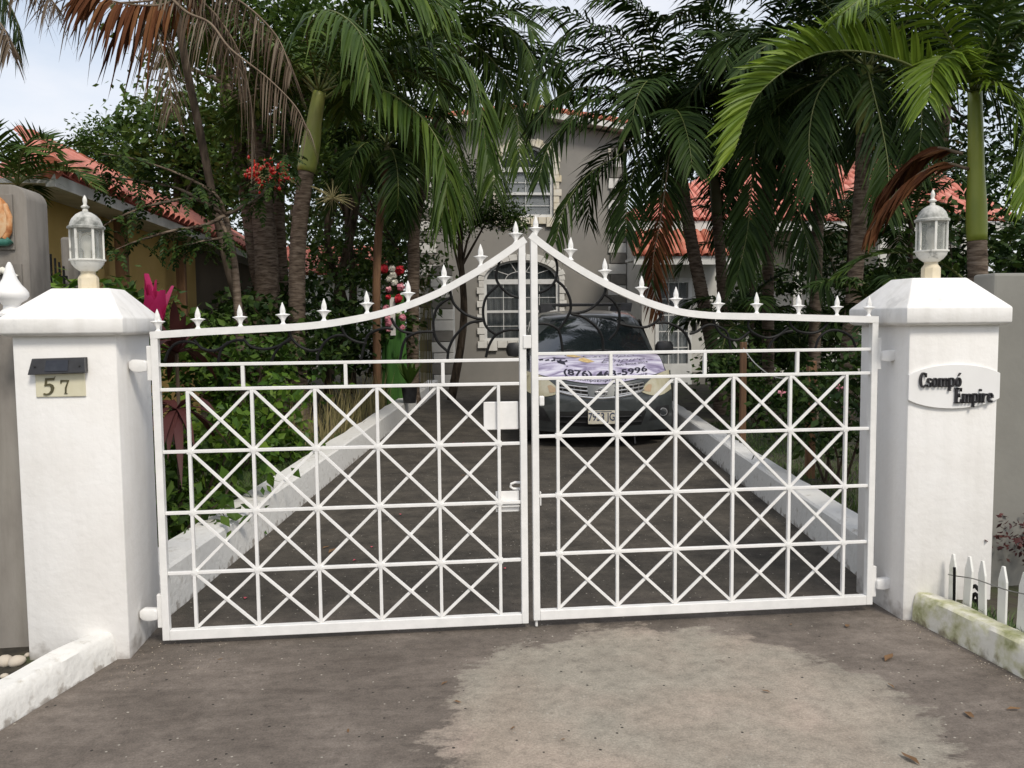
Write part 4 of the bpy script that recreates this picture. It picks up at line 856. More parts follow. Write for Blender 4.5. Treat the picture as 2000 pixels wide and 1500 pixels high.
blob([(-.60, .44), (-.48, .42), (-.47, .32), (-.58, .36)], 'ink'); blob([(-.66, .52), (-.44, .88), (-.42, .88), (-.62, .52)], 'ink'); blob([(-.64, .50), (-.46, .51), (-.46, .49), (-.64, .47)], 'ink')
# face of the car
def patch(poly, off, name, mt, parent=car, n=8):
    """polygon draped on the nose: quads between a lower and an upper line of (x,z)"""
    lo, hi = poly; a = cr_spline([(x, 0, z) for x, z in lo], n); c = cr_spline([(x, 0, z) for x, z in hi], n)
    mb = CB(); mb.grid(lambda u, v: (lambda q: front(q.x, q.z, off))(a[round(u*n)].lerp(c[round(u*n)], v)), n, 5)
    return mb.build(name, mt, parent, smooth='all')
for s in (-1, 1):
    hl = patch(([(s*.50, .69), (s*.62, .648), (s*.77, .64), (s*.92, .70)], [(s*.55, .775), (s*.66, .86), (s*.78, .91), (s*.905, .94)]), .012, 'headlight', 'headlight')
    patch(([(s*.535, .705), (s*.58, .692), (s*.62, .687)], [(s*.55, .745), (s*.60, .78), (s*.645, .77)]), .016, 'indicator', 'amber', hl)
    # grille bars either side of the badge
    gp = patch(([(s*.155, .655), (s*.3, .66), (s*.50, .70)], [(s*.19, .768), (s*.3, .785), (s*.535, .815)]), .006, 'grille_mesh', 'dark')
    for z0, z1 in ((.755, .80), (.71, .758), (.662, .716)):
        CB().tube([front(lerp(s*.165, s*.53, i/8), lerp(z0, z1, (i/8)**1.2), .02) for i in range(9)], .0095, 6).build('grille_bar', 'chrome', gp, smooth=True)
    for i in range(1, 5):
        x = lerp(s*.17, s*.53, i/5); dz = .04*(i/5); CB().bar(front(x, .66+dz, .016), front(x+s*.012, .755+dz*.8, .016), .012, .01).build('grille_rib', 'plastic', gp)
    fg = CB(); c = front(s*.79, .43, .012)
    fg.tube([c, c+V(0, -.02, 0)], .052, 14).build('fog_lamp', 'chrome', car); CB().tube([c+V(0, -.021, 0), c+V(0, -.026, 0)], .042, 14).build('fog_lens', 'carglass', car)
    patch(([(s*.60, .33), (s*.72, .34), (s*.88, .38)], [(s*.70, .50), (s*.78, .505), (s*.88, .50)]), .004, 'fog_recess', 'plastic')
CB().tube([front(lerp(-.50, .50, i/20), .625+.075*abs(i/10-1)**1.8, .018) for i in range(21)], .014, 6).build('chrome_lip', 'chrome', car, smooth=True)
patch(([(-.15, .645), (0, .64), (.15, .645)], [(-.175, .765), (0, .77), (.175, .765)]), .014, 'badge_panel', 'carpaint')
c = front(0, .70, .035)
CB().tube([c+V(.058*math.cos(a*math.tau/24), 0, .05*math.sin(a*math.tau/24)) for a in range(25)], .009, 6).build('badge_ring', 'chrome', car, smooth=True)
CB().box(c.x-.078, c.x+.078, c.y-.012, c.y+.004, c.z-.012, c.z+.012).build('badge_bar', 'chrome', car, bevel=.003)
patch(([(-.50, .285), (0, .275), (.50, .285)], [(-.56, .46), (0, .475), (.56, .46)]), .006, 'lower_intake', 'dark')
for z in (.33, .40): CB().tube([front(lerp(-.5, .5, i/12), z, .012) for i in range(13)], .008, 6).build('intake_slat', 'plastic', car)
patch(([(-.88, .205), (0, .195), (.88, .205)], [(-.90, .245), (0, .235), (.90, .245)]), .02, 'front_lip', 'carpaint')
pl = CB().box(-.165, .165, F(0, .4)-.035, F(0, .4)-.025, .315, .48).build('number_plate', 'plate', car, bevel=.004)
me = text_mesh('7953 JG', .125, 'plate_text', sx=.80, bold=.002)
for q in me.vertices: q.co = CM @ V(q.co.x, F(0, .4)-.0365, .398+q.co.y*1.1)
link(me, 'plate_text', 'plateblue', pl)
CB().box(-.12, .12, F(0, .4)-.0368, F(0, .4)-.0362, .462, .471).build('plate_strip', 'plateblue', pl)
# roof bars
for y in (2.05, 3.2):
    CB().box(-.66, .66, y-.03, y+.03, 1.795, 1.82).build('roof_bar', 'plastic', car, bevel=.008)
    for s in (-1, 1): CB().add([V(s*.66, y-.05, 1.815), V(s*.50, y-.05, 1.80), V(s*.47, y-.05, 1.72), V(s*.64, y-.05, 1.69), V(s*.66, y+.05, 1.815), V(s*.50, y+.05, 1.80), V(s*.47, y+.05, 1.72), V(s*.64, y+.05, 1.69)], [(0, 1, 2, 3), (4, 7, 6, 5), (0, 4, 5, 1), (2, 6, 7, 3), (0, 3, 7, 4), (1, 5, 6, 2)]).build('rack_foot', 'plastic', car)
for s in (-1, 1):
    for y in (.95, 3.75):
        w = CB(); w.lathe([(.20, -.11), (.33, -.11), (.36, -.08), (.365, 0), (.36, .08), (.33, .11), (.20, .11)], (0, 0, 0), 28); w.v = [V(s*.83+p.z, y+p.x, .362+p.y) for p in w.v]
        ty = w.build('wheel', 'rubber', car, smooth=True)
        w = CB(); w.lathe([(.02, .1), (.05, .115), (.10, .10), (.20, .105), (.23, .112)], (0, 0, 0), 20); w.v = [V(s*(.83+p.z), y+p.x, .362+p.y) for p in w.v]; w.build('rim', 'chrome', ty, smooth=True)
CB().box(-.78, .78, .5, 4.3, .2, .26).build('underbody', 'dark', car)
CB().tube([V(.42, .2, .24), V(.43, .15, .05)], .012, 6).build('mud_strap', 'plastic', car)

# ------------------------------------------------------------------ vegetation helpers
UP = V(0, 0, 1)
def add_leaflets(mb, pts, leaf, w, rr, up=.3, droop=.5, t0=.12, fwd=.55, sides=(-1, 1), gap=1, hang=0, sw=1, var=.12):
    n = len(pts); S = None
    for i, p in enumerate(pts):
        t = i/(n-1)
        if t < t0: continue
        T = (pts[min(i+1, n-1)]-pts[max(i-1, 0)]).normalized()
        s = T.cross(UP)
        if s.length < .25: s = S if S else T.orthogonal()
        s = s.normalized(); S = s if S is None or s.dot(S) > 0 else -s; s = S; U = s.cross(T).normalized()
        if U.z < 0: U = -U
        k = (t-t0)/(1-t0); base_l = leaf*((.55+.45*min(1, k/.3)) if k < .3 else (1-.55*((k-.3)/.7)**2))
        for sg in sides:
            if rr.random() > gap: continue
            L = base_l*rr.uniform(1-1.5*var, 1+var); f = fwd+.9*k*k+rr.uniform(-.12, .12)
            d = (s*sg*sw+T*f+U*(up+rr.uniform(-.22, .22))-UP*hang).normalized()
            W = (T-d*T.dot(d)).normalized(); W = (W*math.cos(a_ := rr.uniform(-.5, .5))+d.cross(W)*math.sin(a_)).normalized()
            dr = droop*rr.uniform(.7, 1.3); p0 = p+T*rr.uniform(-.01, .01); q = []
            ww = w*rr.uniform(.8, 1.2); N_ = d.cross(W)*rr.choice((-1, 1))
            for sv, wd in ((0, .45), (.28, 1), (.62, .82), (1, .04)):
                c = p0+d*L*sv-UP*dr*L*sv*sv; q += [c-W*ww*wd*.5+N_*ww*wd*.2, c, c+W*ww*wd*.5+N_*ww*wd*.2]
            mb.add(q, [(0, 1, 4, 3), (1, 2, 5, 4), (3, 4, 7, 6), (4, 5, 8, 7), (6, 7, 10, 9), (7, 8, 11, 10)])
def frond(parent, path, leaf=.5, mt='palm', w=.035, n=44, seed=0, r0=.016, rm=None, name='frond', **kw):
    rr = random.Random(seed); pts = cr_spline(path, n)
    mb = MB(); add_leaflets(mb, pts, leaf, w, rr, **kw)
    f = mb.build(name, mt, parent, normals=False)
    MB().tube(pts, [r0*(1-.82*i/n) for i in range(n+1)], 5).build('rachis', rm or ('rachisdead' if 'dead' in mt or 'red' in mt else 'rachis'), f, normals=False, smooth='all')
    return f
def arc_path(o, az, el, L, bend, twist=0, k=9):
    o = Vector(o); pts = [o.copy()]; p = o.copy()
    for i in range(k):
        t = (i+.5)/k; e = el-bend*(t**1.25); a = az+twist*t
        p = p+V(math.cos(a)*math.cos(e), math.sin(a)*math.cos(e), math.sin(e))*(L/k); pts.append(p.copy())
    return pts
def crown(parent, o, count, L, leaf, mt, seed, el=(80, -5), bend=(70, 115), az0=0, skip=None, w=.035, **kw):
    rr = random.Random(seed)
    for k in range(count):
        az = R(az0+k*137.5+rr.uniform(-14, 14)); t = k/max(1, count-1)
        if skip and skip(math.degrees(az) % 360): continue
        e = R(lerp(el[0], el[1], t)+rr.uniform(-6, 6)); b = R(rr.uniform(*bend))
        frond(parent, arc_path(Vector(o)+V(rr.uniform(-.04, .04), rr.uniform(-.04, .04), -.1*t), az, e, L*rr.uniform(.85, 1.1), b, rr.uniform(-.35, .35)), leaf*rr.uniform(.9, 1.08), mt, w=w, seed=seed*100+k, **kw)
def palm_trunk(parent, path, r0, r1, name='trunk', mt='trunk', ring=.055, swell=.05):
    L = sum((Vector(a)-Vector(b)).length for a, b in zip(path, path[1:])); n = max(12, int(L/ring))*2
    pts = cr_spline(path, n); rr = random.Random(int(L*1000))
    rad = [lerp(r0, r1, (i/n)**.7)*(1+(.035 if i % 2 else -.03)+rr.uniform(-.012, .012))*(1+.35*math.exp(-i/n*14)) for i in range(n+1)]
    return MB().tube(pts, rad, 14).build(name, mt, parent, normals=False, smooth='all')
def shaft(parent, path, r0, r1, mt='shaft'):
    n = 16; pts = cr_spline(path, n)
    rad = [lerp(r0, r1, i/n)*(1+.14*math.sin(math.pi*min(1, i/n*1.8))*(1 if i/n < .55 else .4)) for i in range(n+1)]
    return MB().tube(pts, rad, 14).build('crownshaft', mt, parent, normals=False, smooth='all')
def palm(label, base, path_px, Y, r, shaft_px=None, shaft_mt='shaft', tmt='trunk', rs=None, group='palms behind the gate'):
    pts = [at(x, y, Y) for x, y in path_px]; b = V(pts[0].x, Y, .08); path = [b]+[p for p in pts if p.z > .25]
    t = thing('palm_tree', label, 'palm', b, group)
    palm_trunk(t, path, r[0], r[1], mt=tmt)
    top = path[-1]
    if shaft_px:
        sp = [path[-1]]+[at(x, y, Y) for x, y in shaft_px]; shaft(t, sp, (rs or r)[1]*1.02, (rs or r)[1]*.72, shaft_mt); top = sp[-1]
    return t, top
def leaf_cloud(mb, rr, c, rad, n, size, clumps, flat=.5, shell=.55, elong=1.7):
    """leaves gathered in clumps through a crown volume: each leaf two faces folded along its rib"""
    c = Vector(c); cl = []
    for k in range(clumps):
        while True:
            v = V(rr.uniform(-1, 1), rr.uniform(-1, 1), rr.uniform(-1, 1))
            if shell*rr.random() < v.length < 1: break
        cl.append((c+V(v.x*rad[0], v.y*rad[1], v.z*rad[2]), rr.uniform(.14, .30)*min(rad)+.05))
    for k in range(n):
        q, s = cl[rr.randrange(clumps)]
        p = q+V(rr.gauss(0, s), rr.gauss(0, s), rr.gauss(0, s*.75))
        d = V(rr.uniform(-1, 1), rr.uniform(-1, 1), rr.uniform(-.9, .35)).normalized(); nrm = V(rr.gauss(0, flat), rr.gauss(0, flat), 1).normalized()
        s_ = d.cross(nrm)
        if s_.length < .1: continue
        s_ = s_.normalized(); L = size*rr.uniform(.6, 1.25); w = L/elong
        m1 = p+d*L*.45
        mb.add([p, m1+s_*w*.5-nrm*w*.12, p+d*L-UP*L*.12, m1-s_*w*.5-nrm*w*.12], [(0, 1, 2), (0, 2, 3)])
    return cl
def broad_tree(label, base, trunk_path, r, crowns, leafmt, size, seed, bark='trunkdark', group='broadleaf trees behind the gate', limbs=5, elong=1.7, name='broadleaf_tree'):
    rr = random.Random(seed); t = thing(name, label, 'tree', base, group)
    mb = MB(); n = 14; pts = cr_spline(trunk_path, n); mb.tube(pts, [lerp(r, r*.4, i/n)*(1+.05*rr.uniform(-1, 1)) for i in range(n+1)], 9)
    cb = MB()
    for c, rad, nl, ncl in crowns:
        cl = leaf_cloud(cb, rr, c, rad, nl, size, ncl, elong=elong)
        for q, _ in rr.sample(cl, min(limbs, len(cl))):
            a = pts[rr.randrange(n//2, n+1)]; m_ = a.lerp(q, .5)+V(rr.uniform(-.2, .2), rr.uniform(-.2, .2), rr.uniform(.0, .3))
            mb.tube(cr_spline([a, m_, q], 6), [r*.32*(1-.12*i) for i in range(7)], 6)
    mb.build('trunk', bark, t, normals=False, smooth='all'); cb.build('crown', leafmt, t, normals=False)
    return t
def strap_plant(name, label, c, n, L, w, mt, seed, cat='plant', el=(35, 80), droop=.6, group=None, stem=None, twocol=None, tip=.03):
    """rosette of strap leaves, each leaf a part"""
    rr = random.Random(seed); c = Vector(c); t = thing(name, label, cat, (c.x, c.y, .1 if stem is None else stem[2]), group)
    if stem is not None: MB().tube([Vector(stem), c], .014, 6).build('stem', 'trunkdark', t)
    for k in range(n):
        az = k*2.4+rr.uniform(-.3, .3); e = R(rr.uniform(*el)); l = L*rr.uniform(.75, 1.15); d = V(math.cos(az)*math.cos(e), math.sin(az)*math.cos(e), math.sin(e))
        s = d.cross(UP).normalized(); q = []; fs = []
        for j, wd in enumerate((.35, .8, 1, .9, max(.55, tip*1.3), tip)):
            u = j/5; p = c+d*l*u-UP*droop*l*u*u*(math.cos(e)); nn = s.cross(d)
            q += [p-s*w*wd*.5+nn*w*.12*wd, p, p+s*w*wd*.5+nn*w*.12*wd]
            if j: b = (j-1)*3; fs += [(b, b+1, b+4, b+3), (b+1, b+2, b+5, b+4)]
        MB().add(q, fs).build('leaf', (twocol if twocol and k % 3 else mt), t, normals=False, smooth='all')
    return t
def shrub(label, c, rad, n, size, mt, seed, clumps=14, elong=1.6, group='shrubs behind the gate', name='shrub', stems=6):
    rr = random.Random(seed); c = Vector(c); t = thing(name, label, 'shrub', (c.x, c.y, .1), group)
    cb = MB(); cl = leaf_cloud(cb, rr, c, rad, n, size, clumps, flat=.7, shell=.3, elong=elong); mb = MB()
    for q, _ in cl[:stems]:
        b = V(c.x+rr.uniform(-.12, .12), c.y+rr.uniform(-.12, .12), .08); mb.tube(cr_spline([b, b.lerp(q, .5)+V(rr.uniform(-.06, .06), 0, .05), q], 6), [.014*(1-.1*i) for i in range(7)], 5)
    mb.build('stem', 'trunkdark', t, normals=False); cb.build('foliage', mt, t, normals=False)
    return t

# ------------------------------------------------------------------ palms, left and centre
P1, top = palm('stout palm with ringed trunk, green crownshaft and red fruit beside left kerb', None, [(590, 860), (582, 720), (580, 560), (584, 450), (598, 335)], 6.8, (.118, .098), [(608, 280), (616, 225), (624, 180)], rs=(.11, .112))
crown(P1, top, 17, 2.2, .66, 'palm', 1, el=(80, 28), bend=(70, 110), w=.052, skip=lambda a: 200 < a < 300)
Y1 = 6.6
frond(P1, [top, at(690, 120, Y1), at(780, 95, Y1-.2), at(860, 92, Y1-.4), at(915, 130, Y1-.5), at(938, 200, Y1-.6), at(950, 300, Y1-.6)], .66, 'palm', w=.052, n=58, seed=21, up=.1, droop=.75)
frond(P1, [top, at(700, 160, Y1-.3), at(790, 200, Y1-.6), at(850, 265, Y1-.8), at(872, 345, Y1-.9), at(862, 430, Y1-.9)], .62, 'palm', w=.052, n=58, seed=22, up=0, droop=.8)
frond(P1, [top, at(560, 110, Y1-.2), at(500, 60, Y1-.3), at(440, 40, Y1-.4), at(390, 60, Y1-.4), at(350, 110, Y1-.4)], .6, 'palm', w=.04, n=50, seed=23, up=.1, droop=.7)
frond(P1, [top, at(660, 90, Y1-.4), at(720, 20, Y1-.8), at(800, -10, Y1-1), at(880, 20, Y1-1.2)], .62, 'palm', w=.052, n=54, seed=24, up=0, droop=.9)
frond(P1, [top, at(610, 120, Y1-.4), at(600, 60, Y1-.9), at(640, 20, Y1-1.4), at(700, 60, Y1-1.8), at(720, 140, Y1-1.9)], .55, 'palm', w=.04, n=50, seed=25, up=0, droop=.9)
def fruit(parent, a, c, rad, n, seed, berries=True):
    rr = random.Random(seed); a = Vector(a); c = Vector(c); mb = MB(); bb = MB()
    mb.tube(cr_spline([a, a.lerp(c, .5)+V(0, 0, .02), c], 6), .012, 6)
    for k in range(n):
        d = V(rr.gauss(0, 1), rr.gauss(0, 1), rr.gauss(0, .8)).normalized(); e = c+V(d.x*rad[0], d.y*rad[1], d.z*rad[2])*rr.uniform(.45, 1); mid = c.lerp(e, .5)+V(0, 0, .02)
        mb.tube([c, mid, e], [.004, .003, .002], 4)
        if berries and rr.random() < .75:
            for j in range(3):
                p = c.lerp(e, rr.uniform(.5, 1))+V(rr.gauss(0, .012), rr.gauss(0, .012), rr.gauss(0, .012)); bb.lathe([(.003, -.025), (.013, -.012), (.016, 0), (.012, .014), (.002, .025)], p, 6)
    s = mb.build('fruit_stalk', 'stalk', parent, normals=False)
    if berries: bb.build('fruit', 'berry', s, normals=False, smooth='all')['kind'] = 'stuff'
fruit(P1, at(586, 362, 6.75), at(522, 340, 6.2), (.36, .25, .25), 110, 4); fruit(P1, at(602, 362, 6.8), at(650, 388, 6.5), (.34, .25, .26), 60, 5, False)
P3, top = palm('grey ringed palm trunk standing beside the porch pier', None, [(806, 742), (806, 640), (808, 520), (812, 420), (850, 280), (872, 190)], 11.2, (.125, .10), [(880, 150), (890, 105)], rs=(.1, .11))
crown(P3, top, 18, 2.6, .66, 'palm', 3, el=(75, 15), bend=(85, 135), w=.055)
for k, (pp) in enumerate([[(820, 60), (760, 130), (730, 230), (725, 330)], [(850, 110), (815, 190), (800, 280), (795, 360)], [(950, 50), (1010, 70), (1045, 130), (1060, 210)], [(930, 90), (985, 150), (1010, 230), (1015, 320)], [(860, 140), (870, 230), (900, 320), (905, 410)], [(900, 150), (935, 230), (960, 300), (965, 370)]]):
    frond(P3, [top]+[at(x, y, 10.9-.25*i) for i, (x, y) in enumerate(pp)], .62, 'palm', w=.045, n=48, seed=60+k, up=-.05, droop=.9)
P2, top = palm('slim brown palm trunk beside the green flower-hung cloth', None, [(737, 765), (736, 680), (735, 580), (738, 480), (745, 400), (752, 330)], 10.2, (.075, .065), [(755, 300), (757, 280)], shaft_mt='shaftold', tmt='wood')
crown(P2, top, 12, 1.5, .48, 'palmdark', 4, el=(65, -15), bend=(80, 130), w=.04)
# thin leaning dead palm, its brown fronds hanging over the left
P10, top = palm('thin leaning dark palm trunk crossing in front of the yellow house', None, [(545, 850), (500, 700), (455, 560), (425, 430), (395, 280), (362, 120), (345, 10), (330, -90)], 5.2, (.045, .04), tmt='trunkdark')
YD = 4.6
for k, (pp, lf, mt, hg, g) in enumerate([
    ([(480, -60), (400, -25), (300, 0), (200, 5), (120, -5), (30, -30)], .42, 'palmdead', .9, .75), ([(420, -40), (330, 5), (270, 10), (215, 0), (160, -20)], .50, 'palmred', 1.2, .5),
    ([(300, -40), (360, 20), (410, 45), (450, 95), (520, 150), (575, 205), (600, 250)], .42, 'palmdead', 1.1, .7), ([(320, -50), (390, 0), (430, 40), (470, 110), (490, 200), (497, 290)], .5, 'palmdead', .8, .7),
    ([(330, -60), (300, 10), (310, 70), (330, 140), (335, 220)], .40, 'palmdead', .8, .7), ([(340, -60), (420, -20), (480, 10), (540, 70), (570, 140)], .45, 'palmdead', 1.0, .7),
    ([(-60, -160), (-30, -60), (10, -5), (35, 50), (35, 105)], .30, 'palmdark', .5, .9), ([(-120, -90), (-60, -30), (-20, 20), (10, 60), (20, 100)], .32, 'palmdead', .8, .8), ([(-40, -100), (40, -40), (90, -10), (110, 10)], .3, 'palmdead', 1.0, .6)]):
    frond(P10, [at(x, y, YD-.12*i*(k % 3)) for i, (x, y) in enumerate(pp)], lf, mt, w=.036 if 'red' in mt else .015, n=64, seed=90+k, up=-.1, droop=.6, hang=hg, gap=g, t0=.05, r0=.016, var=.35)
# far-left fan of a neighbour's palm
FP = thing('palm_tree', 'small fan-shaped palm head above the tall grey post', 'palm', (at(30, 400, 3.2).x, 3.2, .1), 'palms behind the gate')
fb = at(35, 360, 3.2); palm_trunk(FP, [V(fb.x, 3.2, .1), V(fb.x, 3.2, 1.5), fb+V(0, 0, -.1)], .05, .04)
for k in range(9): frond(FP, arc_path(fb, R(20+k*40), R(62-(k % 3)*16), .75, R(75), .1), .30, 'palm', w=.022, n=30, seed=130+k, up=.4, droop=.25, r0=.01)
frond(FP, [fb, at(40, 300, 3.0), at(60, 275, 2.9), at(90, 275, 2.8), at(112, 305, 2.8)], .22, 'palm', w=.018, n=32, seed=141, up=.9, droop=.1, r0=.01)

# ------------------------------------------------------------------ palms, right
P4, top = palm('leaning ringed palm trunk right behind the parked SUV', None, [(1412, 800), (1395, 700), (1372, 580), (1352, 480), (1336, 385)], 8.2, (.11, .092), [(1328, 340), (1320, 290), (1312, 245)], 'shaftold', rs=(.1, .095))
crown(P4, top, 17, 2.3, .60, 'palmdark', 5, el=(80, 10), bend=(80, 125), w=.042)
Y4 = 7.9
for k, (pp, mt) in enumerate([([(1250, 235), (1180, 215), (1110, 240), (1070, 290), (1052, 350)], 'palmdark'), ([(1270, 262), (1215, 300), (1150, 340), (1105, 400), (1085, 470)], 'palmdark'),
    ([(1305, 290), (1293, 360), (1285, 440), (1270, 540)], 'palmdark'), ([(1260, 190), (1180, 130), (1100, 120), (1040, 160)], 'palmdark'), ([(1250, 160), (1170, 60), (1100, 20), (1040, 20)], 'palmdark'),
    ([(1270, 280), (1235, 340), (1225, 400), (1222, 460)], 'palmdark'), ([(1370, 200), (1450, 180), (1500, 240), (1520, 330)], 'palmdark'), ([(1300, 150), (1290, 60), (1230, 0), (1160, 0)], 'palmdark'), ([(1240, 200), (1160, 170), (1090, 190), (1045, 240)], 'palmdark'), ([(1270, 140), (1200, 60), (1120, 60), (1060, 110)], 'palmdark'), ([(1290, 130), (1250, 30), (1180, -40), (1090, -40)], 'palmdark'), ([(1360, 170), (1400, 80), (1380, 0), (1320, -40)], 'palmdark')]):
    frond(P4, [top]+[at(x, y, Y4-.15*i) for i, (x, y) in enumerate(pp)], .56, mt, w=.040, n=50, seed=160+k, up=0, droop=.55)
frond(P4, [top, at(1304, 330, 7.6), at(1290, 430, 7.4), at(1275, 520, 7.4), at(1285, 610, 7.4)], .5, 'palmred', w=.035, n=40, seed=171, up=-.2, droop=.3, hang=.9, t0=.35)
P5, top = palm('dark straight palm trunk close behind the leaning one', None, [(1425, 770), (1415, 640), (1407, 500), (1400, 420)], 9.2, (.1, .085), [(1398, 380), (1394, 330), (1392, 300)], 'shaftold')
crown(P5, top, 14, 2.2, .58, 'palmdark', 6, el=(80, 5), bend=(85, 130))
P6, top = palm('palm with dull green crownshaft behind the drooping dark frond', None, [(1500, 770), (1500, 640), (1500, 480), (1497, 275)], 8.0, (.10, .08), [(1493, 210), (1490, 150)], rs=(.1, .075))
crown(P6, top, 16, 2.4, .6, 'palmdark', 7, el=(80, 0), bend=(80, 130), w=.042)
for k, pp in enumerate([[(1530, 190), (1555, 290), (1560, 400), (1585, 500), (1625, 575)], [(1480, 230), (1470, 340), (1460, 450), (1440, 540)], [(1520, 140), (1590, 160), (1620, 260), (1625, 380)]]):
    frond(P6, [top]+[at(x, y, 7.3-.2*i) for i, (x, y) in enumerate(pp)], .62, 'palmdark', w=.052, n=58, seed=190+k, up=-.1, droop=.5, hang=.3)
P8, top = palm('grey palm trunk in the middle of the right-hand clump', None, [(1590, 760), (1592, 620), (1597, 450), (1602, 280), (1605, 190)], 7.2, (.085, .075), [(1606, 150), (1607, 100)], 'shaftold')
crown(P8, top, 16, 2.3, .6, 'palmdark', 8, el=(80, -5), bend=(80, 130), w=.042)
P7, top = palm('palm with pale olive crownshaft and banded brown trunk near the name-sign pillar', None, [(1652, 800), (1660, 660), (1672, 520), (1682, 380), (1688, 262)], 5.6, (.105, .085), [(1690, 215), (1692, 170), (1694, 130)], rs=(.1, .093))
crown(P7, top, 15, 2.2, .58, 'palmdark', 9, el=(82, 15), bend=(70, 115), w=.042)
for k, pp in enumerate([[(1740, 110), (1790, 160), (1800, 240), (1790, 330)], [(1650, 130), (1600, 180), (1580, 270), (1590, 370)], [(1700, 160), (1720, 240), (1735, 330), (1730, 420)]]):
    frond(P7, [top]+[at(x, y, 5.4-.15*i) for i, (x, y) in enumerate(pp)], .5, 'palmdark', w=.04, n=48, seed=210+k, up=-.1, droop=.6)
P9, top = palm('palm with bright yellow-green crownshaft rising behind the name-sign pillar', None, [(1915, 760), (1912, 620), (1908, 470)], 2.6, (.085, .078), [(1907, 400), (1906, 300), (1904, 180)], 'shaftyel', rs=(.08, .077))
Y9 = 2.4
frond(P9, [top, at(1840, 160, Y9), at(1760, 120, Y9-.1), at(1680, 100, Y9-.2), at(1600, 105, Y9-.3), at(1530, 140, Y9-.4), at(1470, 200, Y9-.4), at(1432, 300, Y9-.4)], .50, 'palmlight', w=.042, n=70, seed=230, up=1.15, droop=.22, fwd=1.0, t0=.08, r0=.014, sw=.5)
for k, pp in enumerate([[(1870, 110), (1830, 40), (1770, 0), (1700, -10), (1640, 30)], [(1920, 100), (1900, 0), (1850, -60), (1780, -80)], [(1950, 110), (2000, 60), (2060, 60), (2110, 130)], [(1940, 160), (1980, 200), (2010, 280), (2015, 380)], [(1915, 140), (1950, 60), (1960, -20), (1930, -80)], [(1880, 140), (1850, 110), (1825, 130), (1815, 190)]]):
    frond(P9, [top]+[at(x, y, Y9-.12*i) for i, (x, y) in enumerate(pp)], .44, 'palmlight' if k in (0, 3, 5) else 'palm', w=.032, n=50, seed=240+k, up=.25, droop=.5, r0=.013)
frond(P9, [at(1892, 330, 2.6), at(1840, 320, 2.7), at(1780, 350, 2.8), at(1730, 400, 2.9), at(1700, 450, 2.9)], .34, 'palmred', w=.05, n=44, seed=251, up=-.1, droop=.4, hang=.25, fwd=1.6)
frond(P9, [at(1880, 300, 2.6), at(1820, 290, 2.8), at(1760, 330, 3.0), at(1720, 380, 3.1)], .36, 'palmred', w=.05, n=40, seed=252, up=-.2, droop=.4, hang=.4, fwd=1.6)
frond(P9, [at(1895, 560, 3.0), at(1850, 520, 3.0), at(1780, 495, 3.0), at(1700, 500, 3.0), at(1640, 535, 3.0)], .26, 'palm', w=.03, n=44, seed=253, up=.35, droop=.2, fwd=1.1)
# young palms low in the right bed
for i, (x, y, Y, L, n) in enumerate([(1445, 640, 7.2, 1.2, 9), (1560, 660, 9.5, 1.3, 9), (1720, 600, 4.5, .95, 8), (1470, 470, 10.5, 1.6, 10), (1660, 440, 9.5, 1.7, 12), (1780, 420, 8, 1.5, 12), (1950, 520, 6, 1.4, 10)]):
    b = at(x, y, Y); t = thing('young_palm', ['young palm with upright dark fronds at the leaning trunk', 'young palm at the back of the right-hand clump', 'low young palm just behind the gate beside its hinge', 'bushy palm head in front of the white wing wall', 'dense palm head behind the banded trunk', 'palm head left of the name-sign lantern', 'palm head behind the taupe boundary wall'][i], 'palm', (b.x, Y, .1), 'palms behind the gate')
    palm_trunk(t, [V(b.x, Y, .1), V(b.x, Y, b.z*.5), b], .05, .035, mt='trunkdark')
    crown(t, b, n, L, .42, 'palmdark', 30+i, el=(78, 20), bend=(60, 110), w=.034, n=34)

# ------------------------------------------------------------------ broadleaf trees
tree_specs = [
 ('round-crowned tree rising behind the coral tile roof', (190, 330), 15.5, [((222, 298), (.85, .9, .62), 4200, 34)], 'leafD', .10),
 ('large leafy tree over the end of the yellow house', (330, 420), 13.0, [((350, 270), (1.05, 1.2, 1.0), 3600, 30), ((410, 350), (.9, .8, .6), 2000, 18)], 'leafD', .17),
 ('tree with thick forked grey trunk behind the red fruit', (500, 720), 9.0, [((500, 110), (1.7, 1.5, 1.3), 4600, 40), ((520, 300), (.7, .8, .9), 1400, 14)], 'leafD', .12),
 ('tall tree with slim trunks between the two stout palms', (670, 700), 13.5, [((680, 300), (1.8, 1.5, 1.9), 5600, 46), ((700, 520), (1.6, 1.2, 1.0), 2600, 24)], 'leafD', .14),
 ('feathery dark green tree hanging before the tower wall', (880, 700), 12.2, [((905, 385), (.95, .8, .75), 5200, 30), ((985, 420), (.55, .5, .35), 1900, 12)], 'leafA', .085),
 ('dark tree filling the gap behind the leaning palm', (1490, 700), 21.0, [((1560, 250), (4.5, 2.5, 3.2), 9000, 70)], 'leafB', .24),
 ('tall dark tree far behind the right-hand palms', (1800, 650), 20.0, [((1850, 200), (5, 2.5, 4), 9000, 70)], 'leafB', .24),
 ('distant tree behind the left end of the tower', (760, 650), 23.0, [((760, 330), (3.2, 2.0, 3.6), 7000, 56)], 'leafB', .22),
 ('distant tree crown beyond the far red roof', (600, 650), 30.0, [((570, 400), (4.5, 2.5, 3.5), 6000, 50)], 'leafB', .26)]
